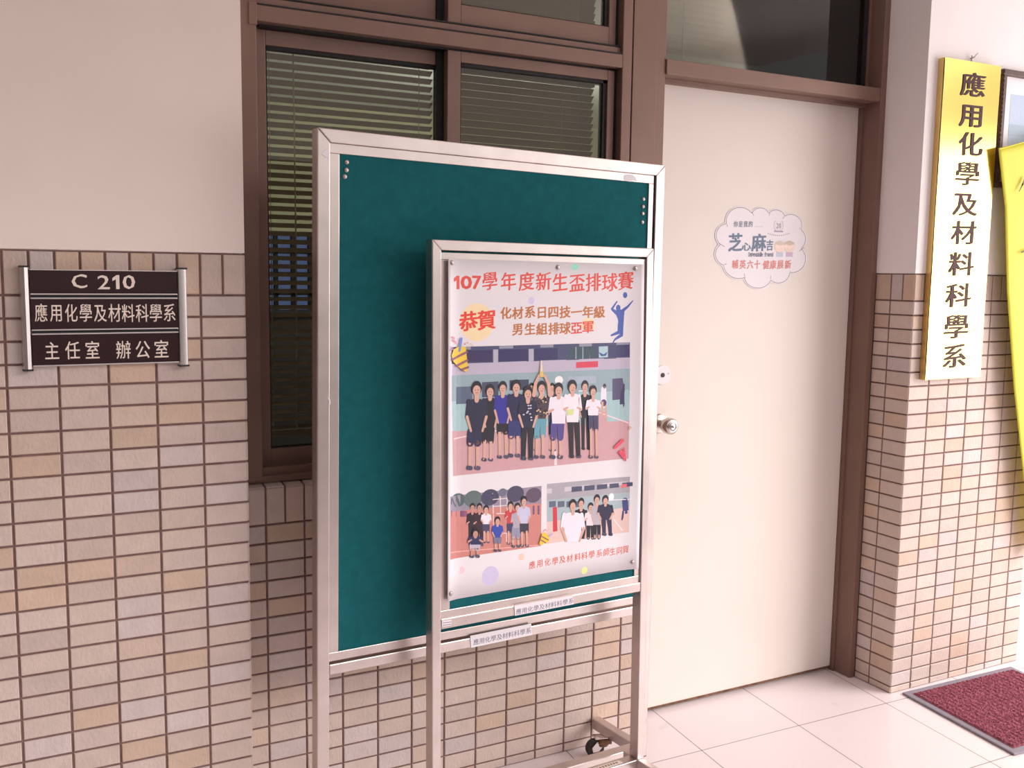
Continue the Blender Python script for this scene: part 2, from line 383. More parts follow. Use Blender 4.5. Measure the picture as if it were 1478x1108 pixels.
# left wall: plaster above, tiles below
wl = MB(); wl.box(-3.0, 0, -.0015, .28, 1.543, 3.05); wl.box(-3.0, -.004, .006, .28, 0, 1.543)
wall_left = struct(wl.build('wall_left', 'plaster'))
Z0L = 1.443
t = MB(); t.box(-3.0, -.002, .004, .30, 0, 1.541, mi=0)
fy = lambda y: (lambda u, v, o: Vector((u, y-o, v)))
cl = [-PW*j for j in range(16, -1, -1)]
tiles(t, fy(.004), grid(cl, rows(Z0L, 0)))
tiles(t, fy(.004), grid([-PW/2*j for j in range(32, -1, -1)], [Z0L, 1.541]))
tiles(t, lambda u, v, o: Vector((-.002+o, u, v)), [(.002, .149, a, b) for a, b in zip(rows(Z0L, 0)[:-1], rows(Z0L, 0)[1:])]+[(.002, .149, Z0L, 1.541)])
t.build('tile_cladding', ['grout', 'tile'], wall_left)

# wall below the window
wu = MB(); wu.box(.002, 1.30, .16, .30, 0, .93)
wall_under = struct(wu.build('wall_window', 'plaster'))
t = MB(); t.box(.002, 1.302, .153, .29, 0, .936)
ZS = .8365; X0 = .0788
ul = [.003]+[X0+PW*k for k in range(12)]+[1.302]
tiles(t, fy(.153), grid(ul, rows(ZS, 0, .0505)))
uh = [.003, X0-PW/2+.004]+[X0+PW/2*k for k in range(0, 24)]+[1.302]
tiles(t, fy(.153), grid(uh, [ZS, .936]))
# sloping sill tiles
slope = .16
def sill(u, v, o): return Vector((u, .1525+v, .934+v*slope+o))
tiles(t, sill, grid(uh, [-.003, .062]), h=.0035)
t.quad((.003, .1525, .9335), (1.302, .1525, .9335), (1.302, .23, .9335+.0775*slope), (.003, .23, .9335+.0775*slope), 0)
t.build('tile_cladding', ['grout', 'tile'], wall_under)

# wall above the windows (behind the top of the picture)
struct(bx('wall_above', (.0, 2.3, .19, .30, 2.86, 3.05), 'plaster'))

# right pier
XP = 2.3006; ZP = 1.4252; XE = 3.015
wr = MB(); wr.box(XP+.0015-.003, XE, -.0015, .28, 1.5215, 3.05); wr.box(XP+.006, XE-.006, .006, .28, 0, 1.5215)
wall_right = struct(wr.build('wall_right', 'plaster_r'))
t = MB(); t.box(XP+.004, XE-.004, .004, .278, 0, 1.5195, mi=0)
rz = rows(ZP, 0, .05)
tiles(t, fy(.004), grid([XP+PW*j for j in range(0, 7)]+[XE], rz))
tiles(t, fy(.004), grid([XP+PW/2*j for j in range(0, 14)]+[XE], [ZP, 1.5195]))
fx = lambda u, v, o: Vector((XP+.004-o, u, v))
tiles(t, fx, grid([0, .1031, .172], rz)); tiles(t, fx, grid([0, .0516, .1031, .172], [ZP, 1.5195]))
tiles(t, lambda u, v, o: Vector((XE-.004+o, u, v)), grid([0, .1031, .206, .278], rz))
t.build('tile_cladding', ['grout', 'tile'], wall_right)
struct(bx('wall_recess', (XE-.01, 7.5, .28, .42, 0, 3.05), 'plaster_r'))

# ---- window_1: brown sliding window, two tiers
F = .170
win = bpy.data.objects.new('window_1', None); COL.objects.link(win); win.location = (.6, F, .94); WM['window_1'] = Matrix.Translation(win.location); struct(win)
ZT = 2.80
fr = MB()
fr.box(.003, .077, F, .29, .950, ZT, bev=.002)                # left jamb
fr.box(1.178, 1.212, F, .29, .950, ZT, bev=.002)               # right jamb
fr.box(.077, 1.178, F, .29, 2.124, 2.163, bev=.002)            # transom rail
fr.box(.077, 1.178, F+.012, .29, 2.163, 2.186, bev=.002)
fr.box(.077, 1.178, F+.006, F+.016, 2.158, 2.166)
fr.box(.058, .079, F-.004, F+.01, 2.112, 2.168, bev=.002)      # joint plate at the left end of the rail
fr.box(.077, 1.178, F, .29, 2.735, ZT, bev=.002)
fr.box(.003, 1.212, F+.006, .29, .944, .962, bev=.002)         # sill
for k, (a, b) in enumerate(((.012, .020), (.036, .044), (.060, .068))): fr.box(.077, 1.178, F+a+.008, F+b+.008, .962, .982-.004*k)
fr.box(.077, .092, F+.050, .29, .962, 2.124); fr.box(.077, .092, F+.050, .29, 2.186, 2.735)
fr.box(.077, 1.178, F+.07, .29, 2.09, 2.124)
fr.build('window_frame', 'frame', win)
gv = MB(); gv.box(.079, 1.178, F+.002, F+.012, 2.1635, 2.1675); gv.box(.092, 1.178, F+.010, F+.02, 2.1862, 2.190); gv.box(.092, 1.178, F+.03, F+.06, 2.119, 2.124); gv.box(.092, 1.178, F+.03, F+.06, .966, .9745); gv.build('groove', 'frame_dark', win)
def sash(name, x0, x1, z0, z1, y, sl, sr, rt, rb, gl=.012):
    s = MB(); d = .026
    s.box(x0, x0+sl, y, y+d, z0, z1, bev=.0015); s.box(x1-sr, x1, y, y+d, z0, z1, bev=.0015)
    s.box(x0+sl, x1-sr, y, y+d, z1-rt, z1, bev=.0015); s.box(x0+sl, x1-sr, y, y+d, z0, z0+rb, bev=.0015)
    o = s.build('sash', 'frame', win)
    gk = MB(); g = .006; X0_, X1_, Z0_, Z1_ = x0+sl, x1-sr, z0+rb, z1-rt
    gk.box(X0_, X1_, y+.006, y+d-.004, Z1_-g*1.6, Z1_); gk.box(X0_, X0_+g*.7, y+.006, y+d-.004, Z0_, Z1_)
    gk.box(X1_-g*2, X1_, y+.006, y+d-.004, Z0_, Z1_); gk.box(X0_, X1_, y+.008, y+d-.004, Z0_, Z0_+g*.6)
    gk.build('gasket', 'frame_dark', o)
    bx('pane', (X0_, X1_, y+gl, y+gl+.004, Z0_, Z1_), 'glass', o)
    return o
sash('sash', .080, .650, .975, 2.118, F+.058, .034, .045, .038, .050)
sash('sash', .612, 1.166, .975, 2.118, F+.024, .040, .024, .030, .050)
sash('sash', .080, .650, 2.186, 2.73, F+.058, .034, .045, .04, .075)
sash('sash', .612, 1.166, 2.186, 2.73, F+.024, .040, .024, .04, .058)
# dark channels at the right jamb, and dark strips painting shade beside the front sashes
ch = MB(); ch.box(1.166, 1.178, F+.03, .28, .962, 2.118); ch.box(1.166, 1.178, F+.03, .28, 2.19, 2.73)
ch.box(.590, .612, F+.052, F+.0575, .975, 2.118); ch.box(.590, .612, F+.052, F+.0575, 2.19, 2.73)
ch.build('channel_and_shade', 'frame_dark', win)
bx('latch', (.617, .640, F+.014, F+.024, 1.52, 1.62), 'frame', win, bev=.004)

# ---- door_1 with its frame, header and transom light
door = bpy.data.objects.new('door_1', None); COL.objects.link(door); door.location = (1.82, .26, 0); WM['door_1'] = Matrix.Translation(door.location); struct(door)
fr = MB()
fr.box(1.216, 1.306, F, .30, 0, ZT, bev=.002); fr.box(1.306, 1.345, F+.010, .30, 0, ZT, bev=.002)
fr.box(1.345, 2.276, F+.004, .30, 2.124, 2.170, bev=.002); fr.box(1.345, 2.276, .235, .30, 2.112, 2.126)
fr.box(2.274, XP, F, .30, 0, ZT, bev=.002); fr.box(2.262, 2.2745, F+.062, .30, 2.17, ZT); fr.box(2.268, 2.2745, .245, .30, 0, 2.124)
fr.box(1.345, 2.276, F+.004, .30, 2.75, ZT, bev=.002)
fr.build('door_frame', 'frame', door)
gk = MB(); gk.box(2.232, 2.262, F+.066, F+.08, 2.17, 2.75); gk.box(1.212, 1.216, F+.01, .29, .9, ZT); gk.build('gasket', 'frame_dark', door)
bx('transom_pane', (1.345, 2.235, F+.060, F+.065, 2.17, 2.75), 'glass', door)
leaf = bx('door_leaf', (1.352, 2.267, .262, .300, .014, 2.121), 'door', door, bev=.002)
bx('kick_strip', (1.352, 2.267, .2605, .262, .010, .018), 'rust', leaf)
# knob
kc = at(951, 611, 1, .262); KM = Matrix.Translation(kc) @ Matrix.Rotation(math.pi/2, 4, 'X')
kn = MB(); kn.lathe([(.033, 0), (.033, .003), (.030, .007), (.020, .009)], KM, 40)
rose = kn.build('rose', 'satin', door, smooth=True)
kn = MB(); kn.lathe([(.014, .008), (.013, .022), (.0125, .026), (.017, .031), (.024, .039), (.027, .050), (.0275, .060), (.0265, .070), (.022, .075), (.0175, .0755)], KM, 40)
knob = kn.build('knob', 'satin', door, smooth=True, sharp=.9)
kn = MB(); kn.lathe([(.0170, .0752), (.0172, .0775), (.0150, .0780), (.0145, .0765)], KM, 36, caps=False); kn.build('knob_ring', 'chrome', knob, smooth=True)
kn = MB(); kn.lathe([(.0085, .0752), (.0085, .0785), (.0075, .0790)], KM, 28); kn.build('key_cylinder', 'chrome', knob, smooth=True)
kn = MB(); kn.lathe([(.0030, .0788), (.0030, .0796)], KM, 12); kn.build('keyhole', 'black', knob)
lc = at(955.5, 541, 1, .262); LM_ = Matrix.Translation(lc) @ Matrix.Rotation(math.pi/2, 4, 'X')
kn = MB(); kn.lathe([(.033, 0), (.033, .0025), (.0315, .0040)], LM_, 44); esc = kn.build('lock_plate', 'white', door, smooth=True, sharp=.5)
kn = MB(); kn.lathe([(.0075, .0038), (.0075, .0060), (.006, .0066)], LM_, 24); kn.build('lock_cylinder', 'black', esc)
kn = MB(); kn.lathe([(.0028, .0038), (.0022, .0052)], LM_ @ Matrix.Translation((.0235, 0.004, 0)), 14); kn.build('screw', 'steel_d', esc)

# ---- the office behind the glass
struct(bx('wall_office_left', (-1.4, -1.3, .30, 5.3, 0, 2.8), 'office'))
struct(bx('wall_office_right', (4.6, 4.7, .30, 5.3, 0, 2.8), 'office'))
struct(bx('ceiling_office', (-1.4, 4.7, .30, 5.3, 2.78, 2.86), 'office_ceil'))
struct(bx('floor_office', (-1.4, 4.7, .30, 5.3, -.1, 0), 'officefloor'))
wf = MB(); wf.box(-1.4, 4.7, 5.2, 5.3, 0, 1.12); wf.box(-1.4, 4.7, 5.2, 5.3, 1.78, 2.8)
for k in range(7): wf.box(-1.2+k*.98, -.98+k*.98, 5.2, 5.3, 1.12, 1.78)
struct(wf.build('wall_office_far', 'office'))
fc = thing('added_cabinet', (1.6, 5.0, 0), 'added dark row of low cabinets along the far office wall, darkening the view between the blind slats', 'added_cabinet')  # added block that darkens the low view into the office
bx('carcass', (-1.28, 4.58, 4.75, 5.19, 0, 1.16), 'office_d', fc)
bx('worktop', (-1.29, 4.59, 4.72, 5.195, 1.16, 1.19), 'office_d', fc)
wn = bpy.data.objects.new('window_2', None); COL.objects.link(wn); wn.location = (1.6, 5.25, 1.12); WM['window_2'] = Matrix.Translation(wn.location); struct(wn)
mu = MB()
for k in range(44):
    x = -1.3+k*.135; mu.box(x, x+.03, 5.22, 5.26, 1.12, 1.78)
for z in (1.30, 1.46, 1.62): mu.box(-1.4, 4.7, 5.22, 5.26, z, z+.02)
mu.build('mullions', 'frame_dark', wn); bx('pane', (-1.4, 4.7, 5.27, 5.275, 1.12, 1.78), 'glass_blue', wn)

# ================================================================ BLINDS
def blind(x0, x1, ztop, zbot, y, tilt, pitch, wdt, label, cords, wand=None, sm='slat'):
    b = thing('venetian_blind', ((x0+x1)/2, y, zbot), label, 'blind', None)
    bx('head_rail', (x0, x1, y-.013, y+.013, ztop, ztop+.026), 'slat', b, bev=.002)
    s = MB(); z = ztop-.014; n = 5
    while z > zbot+.02:
        tt = tilt+RND.uniform(-.03, .03)
        pts = []
        for i in range(n):
            a = (i/(n-1)-.5)*wdt; crown = .0012*(1-(2*i/(n-1)-1)**2)
            pts.append((y+a*math.cos(tt)-crown*math.sin(tt), z-a*math.sin(tt)+crown*math.cos(tt)))
        k = len(s.v)
        for dz in (0, .0005):
            for (yy, zz) in pts: s.v += [Vector((x0, yy, zz+dz)), Vector((x1, yy, zz+dz))]
        for q in range(2):
            for i in range(n-1):
                a = k+q*2*n+2*i; s.face((a, a+1, a+3, a+2), 0)
        z -= pitch
    s.build('slats', sm, b)
    bx('bottom_rail', (x0, x1, y-.012, y+.012, zbot, zbot+.014), 'slat', b, bev=.002)
    for cx in cords: MB().tube([(cx, y-.0145, ztop), (cx, y-.0145, zbot+.01)], .0011, 6).build('ladder_cord', 'cord', b)
    if wand: MB().tube([(wand[0], y-.018, ztop), (wand[0]+.002, y-.019, (ztop+wand[1])/2), (wand[0], y-.018, wand[1])], .0022, 8).build('tilt_wand', 'cord', b)
    return b
blind(.10, .615, 2.085, 1.045, .315, math.radians(29), .0223, .0235, 'tan venetian blind behind the left window pane, dark office showing between its slats', (.14, .57), (.205, 1.06))
blind(.655, 1.165, 2.085, 1.045, .315, math.radians(46), .0215, .0240, 'tan venetian blind behind the right window pane, slats nearly closed', (.70, 1.045, 1.105))
blind(.10, .60, 2.72, 2.20, .315, math.radians(55), .0215, .0240, 'tan venetian blind behind the small upper left window pane', (.16, .55))
blind(.66, 1.165, 2.72, 2.20, .315, math.radians(55), .0215, .0240, 'tan venetian blind behind the small upper right window pane', (.72, 1.10))
blind(1.36, 2.115, 2.74, 2.155, .320, math.radians(62), .0215, .0250, 'grey closed venetian blind behind the transom pane above the door', (1.5, 2.05), None, 'slat_grey')

# fluorescent fitting on the corridor ceiling, seen only as a streak in the panes
lt = thing('ceiling_lamp', (1.6, -2.7, 2.95), 'white fluorescent batten on the corridor ceiling', 'lamp')
bx('lamp_body', (.6, 2.6, -2.75, -2.65, 2.98, 3.05), 'white', lt, bev=.006)
MB().tube([(.65, -2.7, 2.955), (2.55, -2.7, 2.955)], .016, 14).build('lamp_tube', 'lamp', lt, smooth=True)

# ================================================================ ROOM SIGN
def plane_fn(y, step=.00025): return lambda u, v, L: Vector((u, y-step*(L+1), v))
def psize(u, v, wpx, hpx, y):
    a, b = at(u-wpx/2, v, 1, y), at(u+wpx/2, v, 1, y); c, d = at(u, v-hpx/2, 1, y), at(u, v+hpx/2, 1, y); p = at(u, v, 1, y)
    return p.x, p.z, abs(b.x-a.x), abs(c.z-d.z)
sy = -.016
sg = thing('room_sign', (-.31, 0, 1.28), 'dark maroon three-row room plate reading C 210 in an aluminium holder', 'sign')
xl, xr, zb, zt_ = -.483, -.136, 1.283, 1.503
for (a, b, M_) in ((xl, xl+.020, 'alu'), (xr-.022, xr, 'alu_l')):
    rl = MB(); pr = [(a, 0), (a, -.012), (a+.003, -.020), ((a+b)/2, -.023), (b-.003, -.020), (b, -.012), (b, 0)]
    rl.prism([(p[0], p[1]) for p in pr], lambda u, v, d: Vector((u, v, d)), zb, zt_)
    r = rl.build('side_rail', M_, sg, smooth=True, sharp=.8)
    for (z0, z1) in ((zb-.004, zb), (zt_, zt_+.004)): bx('end_cap', (a-.001, b+.001, -.0235, 0, z0, z1), 'black', r, bev=.0015)
bx('back_plate', (xl+.01, xr-.01, -.010, -.001, zb+.004, zt_-.004), 'alu', sg)
div = [(1.4975, 1.4995), (1.4445, 1.4475), (1.4355, 1.4385), (1.3665, 1.3695), (1.3575, 1.3605), (1.2885, 1.2910)]
for (z0, z1) in div: bx('divider_strip', (xl+.020, xr-.022, -.019, -.010, z0, z1), 'alu_l', sg, bev=.0008)
bx('divider_groove', (xl+.020, xr-.022, -.0105, -.0095, 1.3580, 1.4470), 'black', sg)
plates = []
for (z0, z1) in ((1.4475, 1.4975), (1.3695, 1.4355), (1.2910, 1.3575)): plates.append(bx('name_plate', (xl+.020, xr-.022, sy, -.010, z0, z1), 'plate', sg))
S4 = 3.957
def zs(x, y): return (x/S4, 340+y/S4)
LT = srgb(238, 222, 210)
def sign_line(chars, ctr, wpx, hpx, plate, wt, fit):
    s = Sheet(plane_fn(sy))
    for ch, (x, y) in zip(chars, ctr):
        px, pz, wl_, hl = psize(*zs(x, y), wpx[ch]/S4 if isinstance(wpx, dict) else wpx/S4, hpx/S4, sy)
        s.char(ch, px, pz, wl_, hl, LT, wt=wt, fit=fit, sgn=1)
    s.build('lettering', 'print', plate)
CW = {'C': 84, '2': 66, '1': 38, '0': 68}
sign_line('C', [(453, 260)], CW, 78, plates[0], .030, True)
sign_line('210', [(592, 266), (662, 265), (736, 265)], CW, 78, plates[0], .030, True)
sign_line('應用化學及材料科學系', [(235, 443), (322, 442), (407, 444), (490, 443), (573, 444), (655, 444), (732, 445), (812, 444), (890, 443), (968, 442)], 64, 96, plates[1], .010, False)
sign_line('主任室', [(297, 660), (415, 657), (528, 656)], 74, 96, plates[2], .010, False)
sign_line('辦公室', [(705, 654), (815, 652), (922, 650)], 74, 96, plates[2], .010, False)

# ================================================================ NOTICE BOARDS
def axes(yaw, tilt, roll):
    e1 = Vector((math.cos(yaw), math.sin(yaw), 0)); n = Vector((-math.sin(yaw), math.cos(yaw), 0))
    up = Vector((0, 0, 1))*math.cos(tilt)+n*math.sin(tilt)
    return e1*math.cos(roll)+up*math.sin(roll), up*math.cos(roll)-e1*math.sin(roll)
class Board:
    def __init__(s, O, yaw, tilt, roll, W):
        s.O = Vector(O); s.e, s.u = axes(yaw, tilt, roll); s.n = s.e.cross(s.u)
        s.H = (s.O+s.e*W).z/s.u.z; s.W = W              # right-hand end meets the floor at local y = 0
        b = s.O-s.u*s.H; M = Matrix.Identity(4)
        for i in range(3): M[i][0], M[i][1], M[i][2], M[i][3] = s.e[i], s.u[i], s.n[i], b[i]
        s.M = M; s.base = b
    def loc(s, u, v, d=0):
        """image point -> local (x, y) on the board plane moved d towards the viewer"""
        r = ray(u, v); p0 = s.base+s.n*d; t = (p0-CAM).dot(s.n)/r.dot(s.n); p = CAM+r*t-s.base
        return p.dot(s.e), p.dot(s.u)
    def size(s, u, v, wpx, hpx, d=0):
        a, b = s.loc(u-wpx/2, v, d), s.loc(u+wpx/2, v, d); c, e_ = s.loc(u, v-hpx/2, d), s.loc(u, v+hpx/2, d); p = s.loc(u, v, d)
        return p[0], p[1], abs(b[0]-a[0]), abs(c[1]-e_[1])
BL = Board((.14058, -.135, 1.83153), .07017, .01614, -.01557, 1.0393)
BS = Board((.39554, -.21, 1.58205), .06752, .02502, -.00785, .67915)

def make_board(B, W, pw, bar0, bar1, panel, ybase, label, foot_back, foot_front, wr, rec):
    """panel = (x0, x1, y0, y1) of the green felt; bar0/bar1 cross bar top/bottom below the top edge"""
    H = B.H; D = .036; MF = B.M
    t = thing('notice_board', MF, label, 'notice board')
    def P_(name, ext, m_='steel', par=t, bev=.0025): return MB().box(*ext, bev=bev).build(name, m_, par, MF)
    # mitred outer frame (posts reach down to the base)
    fn = lambda u, v, d: Vector((u, v, d))
    yb = ybase-.034
    def mitre(name, poly):
        b = MB(); b.prism(poly, fn, 0, -D); o = b.build(name, 'steel', t, MF)
        md = o.modifiers.new('edge', 'BEVEL'); md.width = .0022; md.segments = 2; md.limit_method = 'ANGLE'; return o
    g = .0004
    mitre('post', [(0, yb), (pw, yb), (pw, H-pw-g), (0, H-g)]); mitre('post', [(W-pw, yb), (W, yb), (W, H-g), (W-pw, H-pw-g)])
    mitre('top_rail', [(g, H), (W-g, H), (W-pw-g, H-pw), (pw+g, H-pw)])
    P_('cross_bar', (pw, W-pw, H-bar1, H-bar0, -D+.006, -.0005))
    x0, x1, y0, y1 = panel
    ox0, ox1, oy0, oy1 = rec
    # pinning panel in its own light steel frame
    fz0, fz1 = -.030, -.006
    P_('panel_frame', (ox0, ox1, y1, oy1, fz0, fz1), bev=.0015); P_('panel_frame', (ox0, ox1, oy0, y0, fz0, fz1), bev=.0015)
    P_('panel_frame', (ox0, x0, y0, y1, fz0, fz1), bev=.0015); P_('panel_frame', (x1, ox1, y0, y1, fz0, fz1), bev=.0015)
    P_('felt_panel', (x0, x1, y0, y1, fz0+.002, -.0095), 'felt', bev=0)
    bxs = P_('back_sheet', (ox0+.003, ox1-.003, oy0+.003, oy1-.003, fz0-.003, fz0), 'steel_d', bev=0)
    # base
    bar = P_('base_bar', (pw, W-pw, yb, ybase, -D, -.001))
    for xa, dy in ((0, None), (W-pw, 0)):
        P_('foot', (xa, xa+pw*.95, yb, ybase, -D-foot_back, -D), bev=.0025)
        if foot_front > 0: P_('foot', (xa, xa+pw*.95, yb, ybase, 0, foot_front), bev=.0025)
        P_('post_cap', (xa, xa+pw, yb-.001, yb+.0005, -D, 0), 'black', bev=0)
        drop = 0 if xa else (B.base.z)/B.u.z
        for zc in ([-D-foot_back*.70] if foot_back > .08 else [])+([foot_front*.75] if foot_front > .08 else []):
            caster(t, MF, xa+pw/2-(.022 if zc < 0 and xa else 0), yb, zc, wr, drop, -1.9 if zc < 0 else .4)
    return t
def caster(par, MF, x, ytop, z, r, drop, yaw=0):
    c = MB(); yc = r-drop; q = .020; T = Matrix.Translation((x, 0, z)) @ Matrix.Rotation(yaw, 4, 'Y')
    def done(mb): mb.v = [T @ p for p in mb.v]; return mb
    c.box(-.017, .017, ytop-.004, ytop, -.024, .024, bev=.001)
    c.lathe([(.013, 0), (.013, .010), (.009, .012)], Matrix.Translation((0, ytop-.004, 0)) @ Matrix.Rotation(math.pi/2, 4, 'X'), 18)
    for sx_ in (-1, 1):
        poly = [(-.015, ytop-.014), (.018, ytop-.014), (q+.012, yc+.006), (q+.009, yc-.009), (q-.010, yc-.006)]
        c.prism(poly, lambda u, v, d: Vector((d, v, u)), sx_*.0145, sx_*.0120)
    c.box(-.0145, .0145, ytop-.017, ytop-.013, -.015, .018)
    o = done(c).build('caster', 'chrome', par, MF, smooth=True, sharp=.5)
    wv = MB(); R_ = Matrix.Translation((-.0105, yc, q)) @ Matrix.Rotation(math.pi/2, 4, 'Y')
    wv.lathe([(r*.55, 0), (r*.88, 0), (r, .003), (r, .018), (r*.88, .021), (r*.55, .021)], R_, 32); done(wv).build('wheel', 'rubber', o, MF, smooth=True, sharp=.5)
    sw = MB(); sw.box(-.021, .021, ytop-.021, ytop-.0045, -.030, .012, bev=.003); sw.lathe([(.020, 0), (.022, .006), (.019, .012)], Matrix.Translation((0, ytop-.017, -.004)) @ Matrix.Rotation(math.pi/2, 4, 'X'), 20)
    done(sw).build('swivel_housing', 'rust', o, MF, smooth=True, sharp=.5)
    hb = MB(); hb.lathe([(r*.5, -.001), (r*.35, -.003), (r*.30, .024), (r*.5, .022)], R_, 20); done(hb).build('hub', 'rust', o, MF)

# large board: felt rectangle read off its own plane
d_ = -.008
lx0, ly1 = BL.loc(489.8, 222.0, d_); lx1 = BL.loc(935.0, 300, d_)[0]; ly0 = BL.loc(487.6, 939.6, d_)[1]
ox0 = .0318; oy1 = BL.loc(560, 214.5, d_)[1]; ox1 = BL.loc(943.5, 260, d_)[0]; oy0 = BL.loc(476.5, 954.5, d_)[1]
big = make_board(BL, 1.0393, .0313, 1.2786, 1.3058, (lx0, lx1, ly0, ly1), .100, 'tall stainless steel rolling notice board with bare green felt, standing against the window wall', .200, 0, .029, (ox0, ox1, oy0, oy1))
sx0 = BS.loc(648.6, 876, d_)[0]; sy1 = BS.loc(780, 379, d_)[1]; sx1 = BS.loc(914.6, 825, d_)[0]; sy0 = BS.loc(648.6, 879, d_)[1]
qx0 = .0250; qy1 = BS.loc(700, 366, d_)[1]; qx1 = BS.loc(922.2, 830, d_)[0]; qy0 = BS.loc(638, 892, d_)[1]
small = make_board(BS, .67915, .0247, .9300, .9567, (sx0, sx1, sy0, sy1), .130, 'short stainless steel rolling notice board carrying the volleyball poster, in front of the tall one', .030, .330, .040, (qx0, qx1, qy0, qy1))
small.name = 'notice_board.001'; WM['notice_board.001'] = BS.M

# ================================================================ POSTER
PD = -.0055                                   # paper lies just in front of the panel frame
pxl = BS.loc(643.6, 600, PD)[0]; pxr = BS.loc(921.5, 600, PD)[0]
pyt = BS.loc(780, 377.2, PD)[1]; pyb = BS.loc(645, 866.5, PD)[1]
PWD, PHT = pxr-pxl, pyt-pyb
def curl(x, y):
    s = (x-pxl)/PWD
    a = max(0, (.07-s)/.07); b = max(0, (s-.86)/.14)
    w_ = .5+.5*abs((y-(pyt+pyb)/2)/(PHT/2))
    return .0010+.010*a*a+.020*b*b*(1.15-.55*w_)
def psurf(x, y, L): return Vector((x, y, PD+curl(x, y)+.00005*(L+3)))
def pl(u, v):
    d = PD
    for _ in range(3):
        x, y = BS.loc(u, v, d); d = PD+curl(x, y)
    return x, y
def psz(u, v, wpx, hpx):
    x, y, a, b = BS.size(u, v, wpx, hpx, PD); x, y = pl(u, v); return x, y, wpx*abs(pl(u+1, v)[0]-pl(u-1, v)[0])/2, b
PM = BS.M @ Matrix.Translation(((pxl+pxr)/2, pyb, PD))
poster = thing('poster', PM, 'white volleyball tournament poster with three team photos, pinned to the short notice board', 'poster')
pp = MB(); nx, ny = 60, 12
for j in range(ny+1):
    for i in range(nx+1):
        x = pxl+PWD*i/nx; y = pyb+PHT*j/ny; pp.v.append(psurf(x, y, -1))
for j in range(ny):
    for i in range(nx):
        a = j*(nx+1)+i; pp.face((a, a+1, a+nx+2, a+nx+1))
pp.flat = True
sh = pp.build('paper', 'paper', poster, BS.M, smooth=True)
md = sh.modifiers.new('thick', 'SOLIDIFY'); md.thickness = .0003; md.offset = -1
class PosterSheet(Sheet):
    def poly(s, pts, c, lay=None):
        pts = [(p[0], p[1]) for p in pts]; st = PWD/44
        a, b = min(p[0] for p in pts), max(p[0] for p in pts)
        if b-a < st: return Sheet.poly(s, pts, c, lay)
        def clip(q, x, keep_right):
            o = []
            for i in range(len(q)):
                p, r = q[i], q[(i+1) % len(q)]; ip = (p[0] >= x) == keep_right; ir = (r[0] >= x) == keep_right
                if ip: o.append(p)
                if ip != ir: t = (x-p[0])/(r[0]-p[0]); o.append((x, p[1]+t*(r[1]-p[1])))
            return o
        k0, k1 = math.floor((a-pxl)/st), math.ceil((b-pxl)/st)
        for k in range(k0, k1):
            q = clip(pts, pxl+k*st, True)
            if len(q) > 2: q = clip(q, pxl+(k+1)*st, False)
            if len(q) > 2: Sheet.poly(s, q, c, lay)
def psheet(): return PosterSheet(psurf)
RED, BRN, ORG = srgb(226, 78, 66), srgb(190, 112, 54), srgb(214, 96, 72)
def ptext(s, chars, ctr, wpx, hpx, c, wt, rise=.0, slant=.0, fit=False, lay=1):
    for ch, (u, v) in zip(chars, ctr):
        x, y, a, b = psz(u, v, wpx, hpx); s.char(ch, x, y, a, b, c, wt=wt, rise=rise, slant=slant, fit=fit, lay=lay, sgn=1)
def pell(s, u, v, rx, ry, c, lay=0):
    x, y, a, b = psz(u, v, rx*2, ry*2); s.ell(x, y, a/2, b/2, c, 28, lay)
# dots
for (u_, v_, rx_, ry_, c_, l_) in ((688.5, 465, 24.5, 27.5, (247, 222, 180), 'large cream dot behind the congratulation characters'), (848.7, 468.5, 10, 10, (247, 222, 180), 'cream dot behind the red runner-up characters'), (830, 385, 4.6, 4.8, (140, 222, 196), 'green dot'),
        (767, 433.8, 4.6, 5.2, (214, 204, 234), 'pale lilac dot'), (666, 822.7, 5, 5.2, (250, 205, 212), 'pink dot'), (707.7, 830.6, 12, 13.8, (205, 196, 228), 'large lilac dot'),
        (752.4, 803.4, 4.2, 4.8, (250, 205, 186), 'peach dot'), (843.5, 823, 4.3, 5.2, (222, 232, 150), 'lime dot')):
    s = psheet(); pell(s, u_, v_, rx_, ry_, srgb(*c_)); tag(s.build('printed_dot', 'print', poster, BS.M), l_)
# title
s = psheet()
for ch, u, w_ in (('1', 659, 7.5), ('0', 673, 15), ('7', 688, 12)): ptext(s, ch, [(u, 407.5)], w_, 18.5, RED, .055, fit=True)
ptext(s, '學年度新生盃排球賽', [(707, 406), (734, 406.5), (760, 406.5), (784.5, 406.5), (808.3, 408), (833, 408.5), (856.5, 408), (880, 408), (903, 405.5)], 19.5, 24.5, RED, .028, rise=.10)
s.build('title_lettering', 'print', poster, BS.M)
s = psheet(); ptext(s, '恭賀', [(676, 464), (702.5, 462)], 23, 26, srgb(232, 62, 48), .038, rise=.10)
s.build('congratulation_lettering', 'print', poster, BS.M)
s = psheet()
ptext(s, '化材系日四技一年級', [(730.3, 452), (747.3, 452), (765, 450.5), (782, 451), (798.7, 450.5), (815.5, 450.5), (832, 450.5), (848.5, 450.5), (865, 450.5)], 13.8, 16, BRN, .036, rise=.08)
ptext(s, '男生組排球', [(747.3, 475.5), (765, 475), (782, 475), (799.4, 474.5), (815.5, 474)], 13.8, 16, BRN, .036, rise=.08)
ptext(s, '亞軍', [(832, 473.5), (848.7, 472)], 14.5, 16.5, RED, .036, rise=.05)
s.build('team_lettering', 'print', poster, BS.M)
s = psheet(); cap = '應用化學及材料科學系師生同賀'
cx_ = [680, 735, 790, 843, 895, 947, 1003, 1052, 1103, 1157, 1208, 1252, 1300, 1345]
cy_ = [667, 655, 646, 639, 628, 620, 610, 601, 592, 584, 575, 570, 565, 555]
